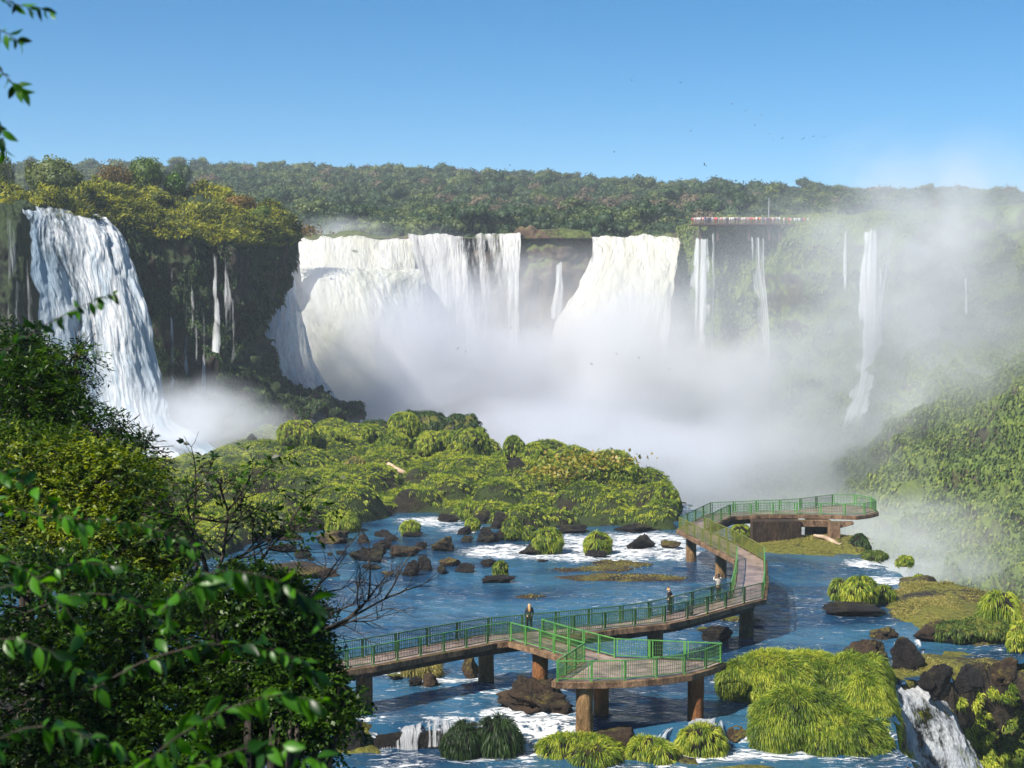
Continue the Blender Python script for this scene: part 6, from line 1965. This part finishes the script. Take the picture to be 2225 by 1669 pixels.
B = [
 ('thin leafy branch reaching up in front of the left fall', [(-60, 800), (40, 745), (110, 700), (180, 665), (245, 640)], 7, 22, 52, 24, .5),
 ('leaf tip branch hanging in the top left corner', [(-60, -60), (0, -10), (50, 10), (110, 26)], 6, 13, 52, 20, .5),
 ('few dark leaves below the top left corner', [(-60, 40), (-10, 60), (20, 80), (40, 95)], 6, 9, 52, 22, .7),
 ('drooping leaf cluster at the left edge of the sky, middle one', [(-60, 110), (-10, 145), (30, 180), (50, 190)], 6, 10, 56, 24, .7),
 ('drooping leaf cluster at the left edge of the sky, lowest one', [(-60, 220), (-20, 250), (5, 285), (8, 330)], 6, 9, 56, 26, .7),
 ('leafy branch at the left edge level with the foot of the left fall', [(-60, 960), (0, 1020), (60, 1050), (130, 1110), (190, 1150)], 6, 20, 62, 30, .5),
 ('long leafy branch across the left foreground', [(-40, 1080), (90, 1120), (220, 1130), (330, 1150), (430, 1190)], 7, 26, 56, 26, .6),
 ('large hanging leaf cluster in the centre of the dark foliage', [(350, 1330), (420, 1260), (500, 1240), (600, 1262), (700, 1320)], 5, 30, 98, 36, .9),
 ('leafy branch below the yellow green crown at the left', [(-60, 1190), (40, 1230), (130, 1300), (180, 1380)], 6, 18, 74, 34, .5),
 ('leafy branch crossing under the large hanging cluster', [(200, 1500), (330, 1430), (470, 1400), (620, 1420), (690, 1470)], 6, 26, 74, 34, .6),
 ('bottom branch with broad leaves right of the corner', [(250, 1720), (360, 1620), (480, 1550), (620, 1510), (700, 1530)], 5, 26, 86, 40, .6),
 ('leafy branch low at the left edge', [(-60, 1400), (40, 1390), (140, 1430), (230, 1500)], 6, 18, 78, 36, .5),
 ('lowest leafy branch in the bottom left corner', [(-60, 1640), (60, 1580), (170, 1590), (280, 1640)], 5, 20, 80, 36, .5),
 ('leafy branch in the middle of the dark mass', [(60, 1330), (180, 1290), (290, 1310), (370, 1370)], 7, 20, 62, 28, .5),
 ('leafy branch at the bottom below the dark mass', [(330, 1720), (460, 1650), (590, 1620), (700, 1650)], 5, 18, 84, 40, .6),
 ('leafy branch hanging over the flowering crown', [(-40, 1290), (70, 1260), (170, 1220), (260, 1230)], 7, 18, 58, 28, .5),
]
for i, (lab, pts, d, n, lp, wp, hg) in enumerate(B):
    branch(lab, pts, d, n, lp, wp, hg, seed=20 + i, mat='leaf_big')

# ================================================================= mist and haze
def mist(label, u, v, d, rad, dens, nsc=1.6, aniso=0.2, col=(0.93, 0.95, 1.0, 1), power=1.3, thr=0.4, name='mist', rot=0):
    V, F = ico(3)
    m = Mat('mist_' + str(u))
    tc = m.n('TexCoord')
    ln = m.n('VectorMath', operation='LENGTH'); m.l(tc.outputs['Object'], ln.inputs[0])
    fall_ = m.math('POWER', m.math('SUBTRACT', 1.0, ln.outputs['Value'], clamp=True), power)
    nz = m.noise(tc.outputs['Object'], nsc, 3, 0.55, 0.3)
    nf = m.math('MULTIPLY', m.math('SUBTRACT', nz, thr, clamp=True), 3.2)
    den = m.math('MULTIPLY', m.math('MULTIPLY', fall_, nf), dens)
    pv = m.n('VolumePrincipled')
    pv.inputs['Color'].default_value = col
    pv.inputs['Anisotropy'].default_value = aniso
    m.l(den, pv.inputs['Density'])
    m.l(pv.outputs[0], m.out.inputs['Volume'])
    m.m.cycles.volume_sampling = 'MULTIPLE_IMPORTANCE'
    o = mesh(name, V * 1.02, F, m.m)
    o.location = Vector(W(u, v, d)); o.scale = rad; o.rotation_euler = (0, rot, 0)
    tag(o, label, 'mist', kind='stuff')
mist('dense white spray billowing at the foot of the far falls', 1270, 880, 334, (52, 34, 38), .5, nsc=2.2, col=(.9, .91, .94, 1))
mist('grey blue mist filling the gorge behind the island', 1120, 1000, 290, (56, 38, 20), .32, nsc=2.2, col=(.82, .85, .93, 1))
mist('spray at the foot of the olive lower curtain', 850, 850, 322, (42, 24, 38), .45, nsc=2.2, col=(.85, .88, .95, 1))
mist('thin veil of mist over the green right cliff', 1930, 880, 308, (90, 44, 48), .13, nsc=2.4, col=(.86, .89, .95, 1))
mist('plume of mist rising over the top of the right cliff', 2020, 520, 316, (36, 28, 27), .15, nsc=1.6)
mist('mist lying on the gorge floor at the lower right', 1900, 1220, 255, (56, 36, 14), .2, col=(.85, .88, .93, 1))
mist('spray cloud at the foot of the left fall', 400, 955, 203, (17, 12, 10), .8)
mist('light spray drifting over the left part of the island', 430, 1060, 180, (18, 18, 7), .06)
mist('light spray above the lip of the far left falls', 720, 500, 395, (18, 10, 5), .2)

V = np.array([[x, y, z] for x in (-4400, 4400) for y in (-80, 5400) for z in (-32, 170)], float)
m = Mat('haze_air')
pv = m.n('VolumePrincipled'); pv.inputs['Color'].default_value = (.8, .9, 1, 1); pv.inputs['Density'].default_value = 0.00022; pv.inputs['Anisotropy'].default_value = 0.1
m.l(pv.outputs[0], m.out.inputs['Volume'])
o = mesh('haze', V, np.array([[0, 1, 3, 2], [4, 6, 7, 5], [0, 4, 5, 1], [2, 3, 7, 6], [0, 2, 6, 4], [1, 5, 7, 3]]), m.m, shade=False)
tag(o, 'faint bluish haze in the air', 'haze', kind='stuff')
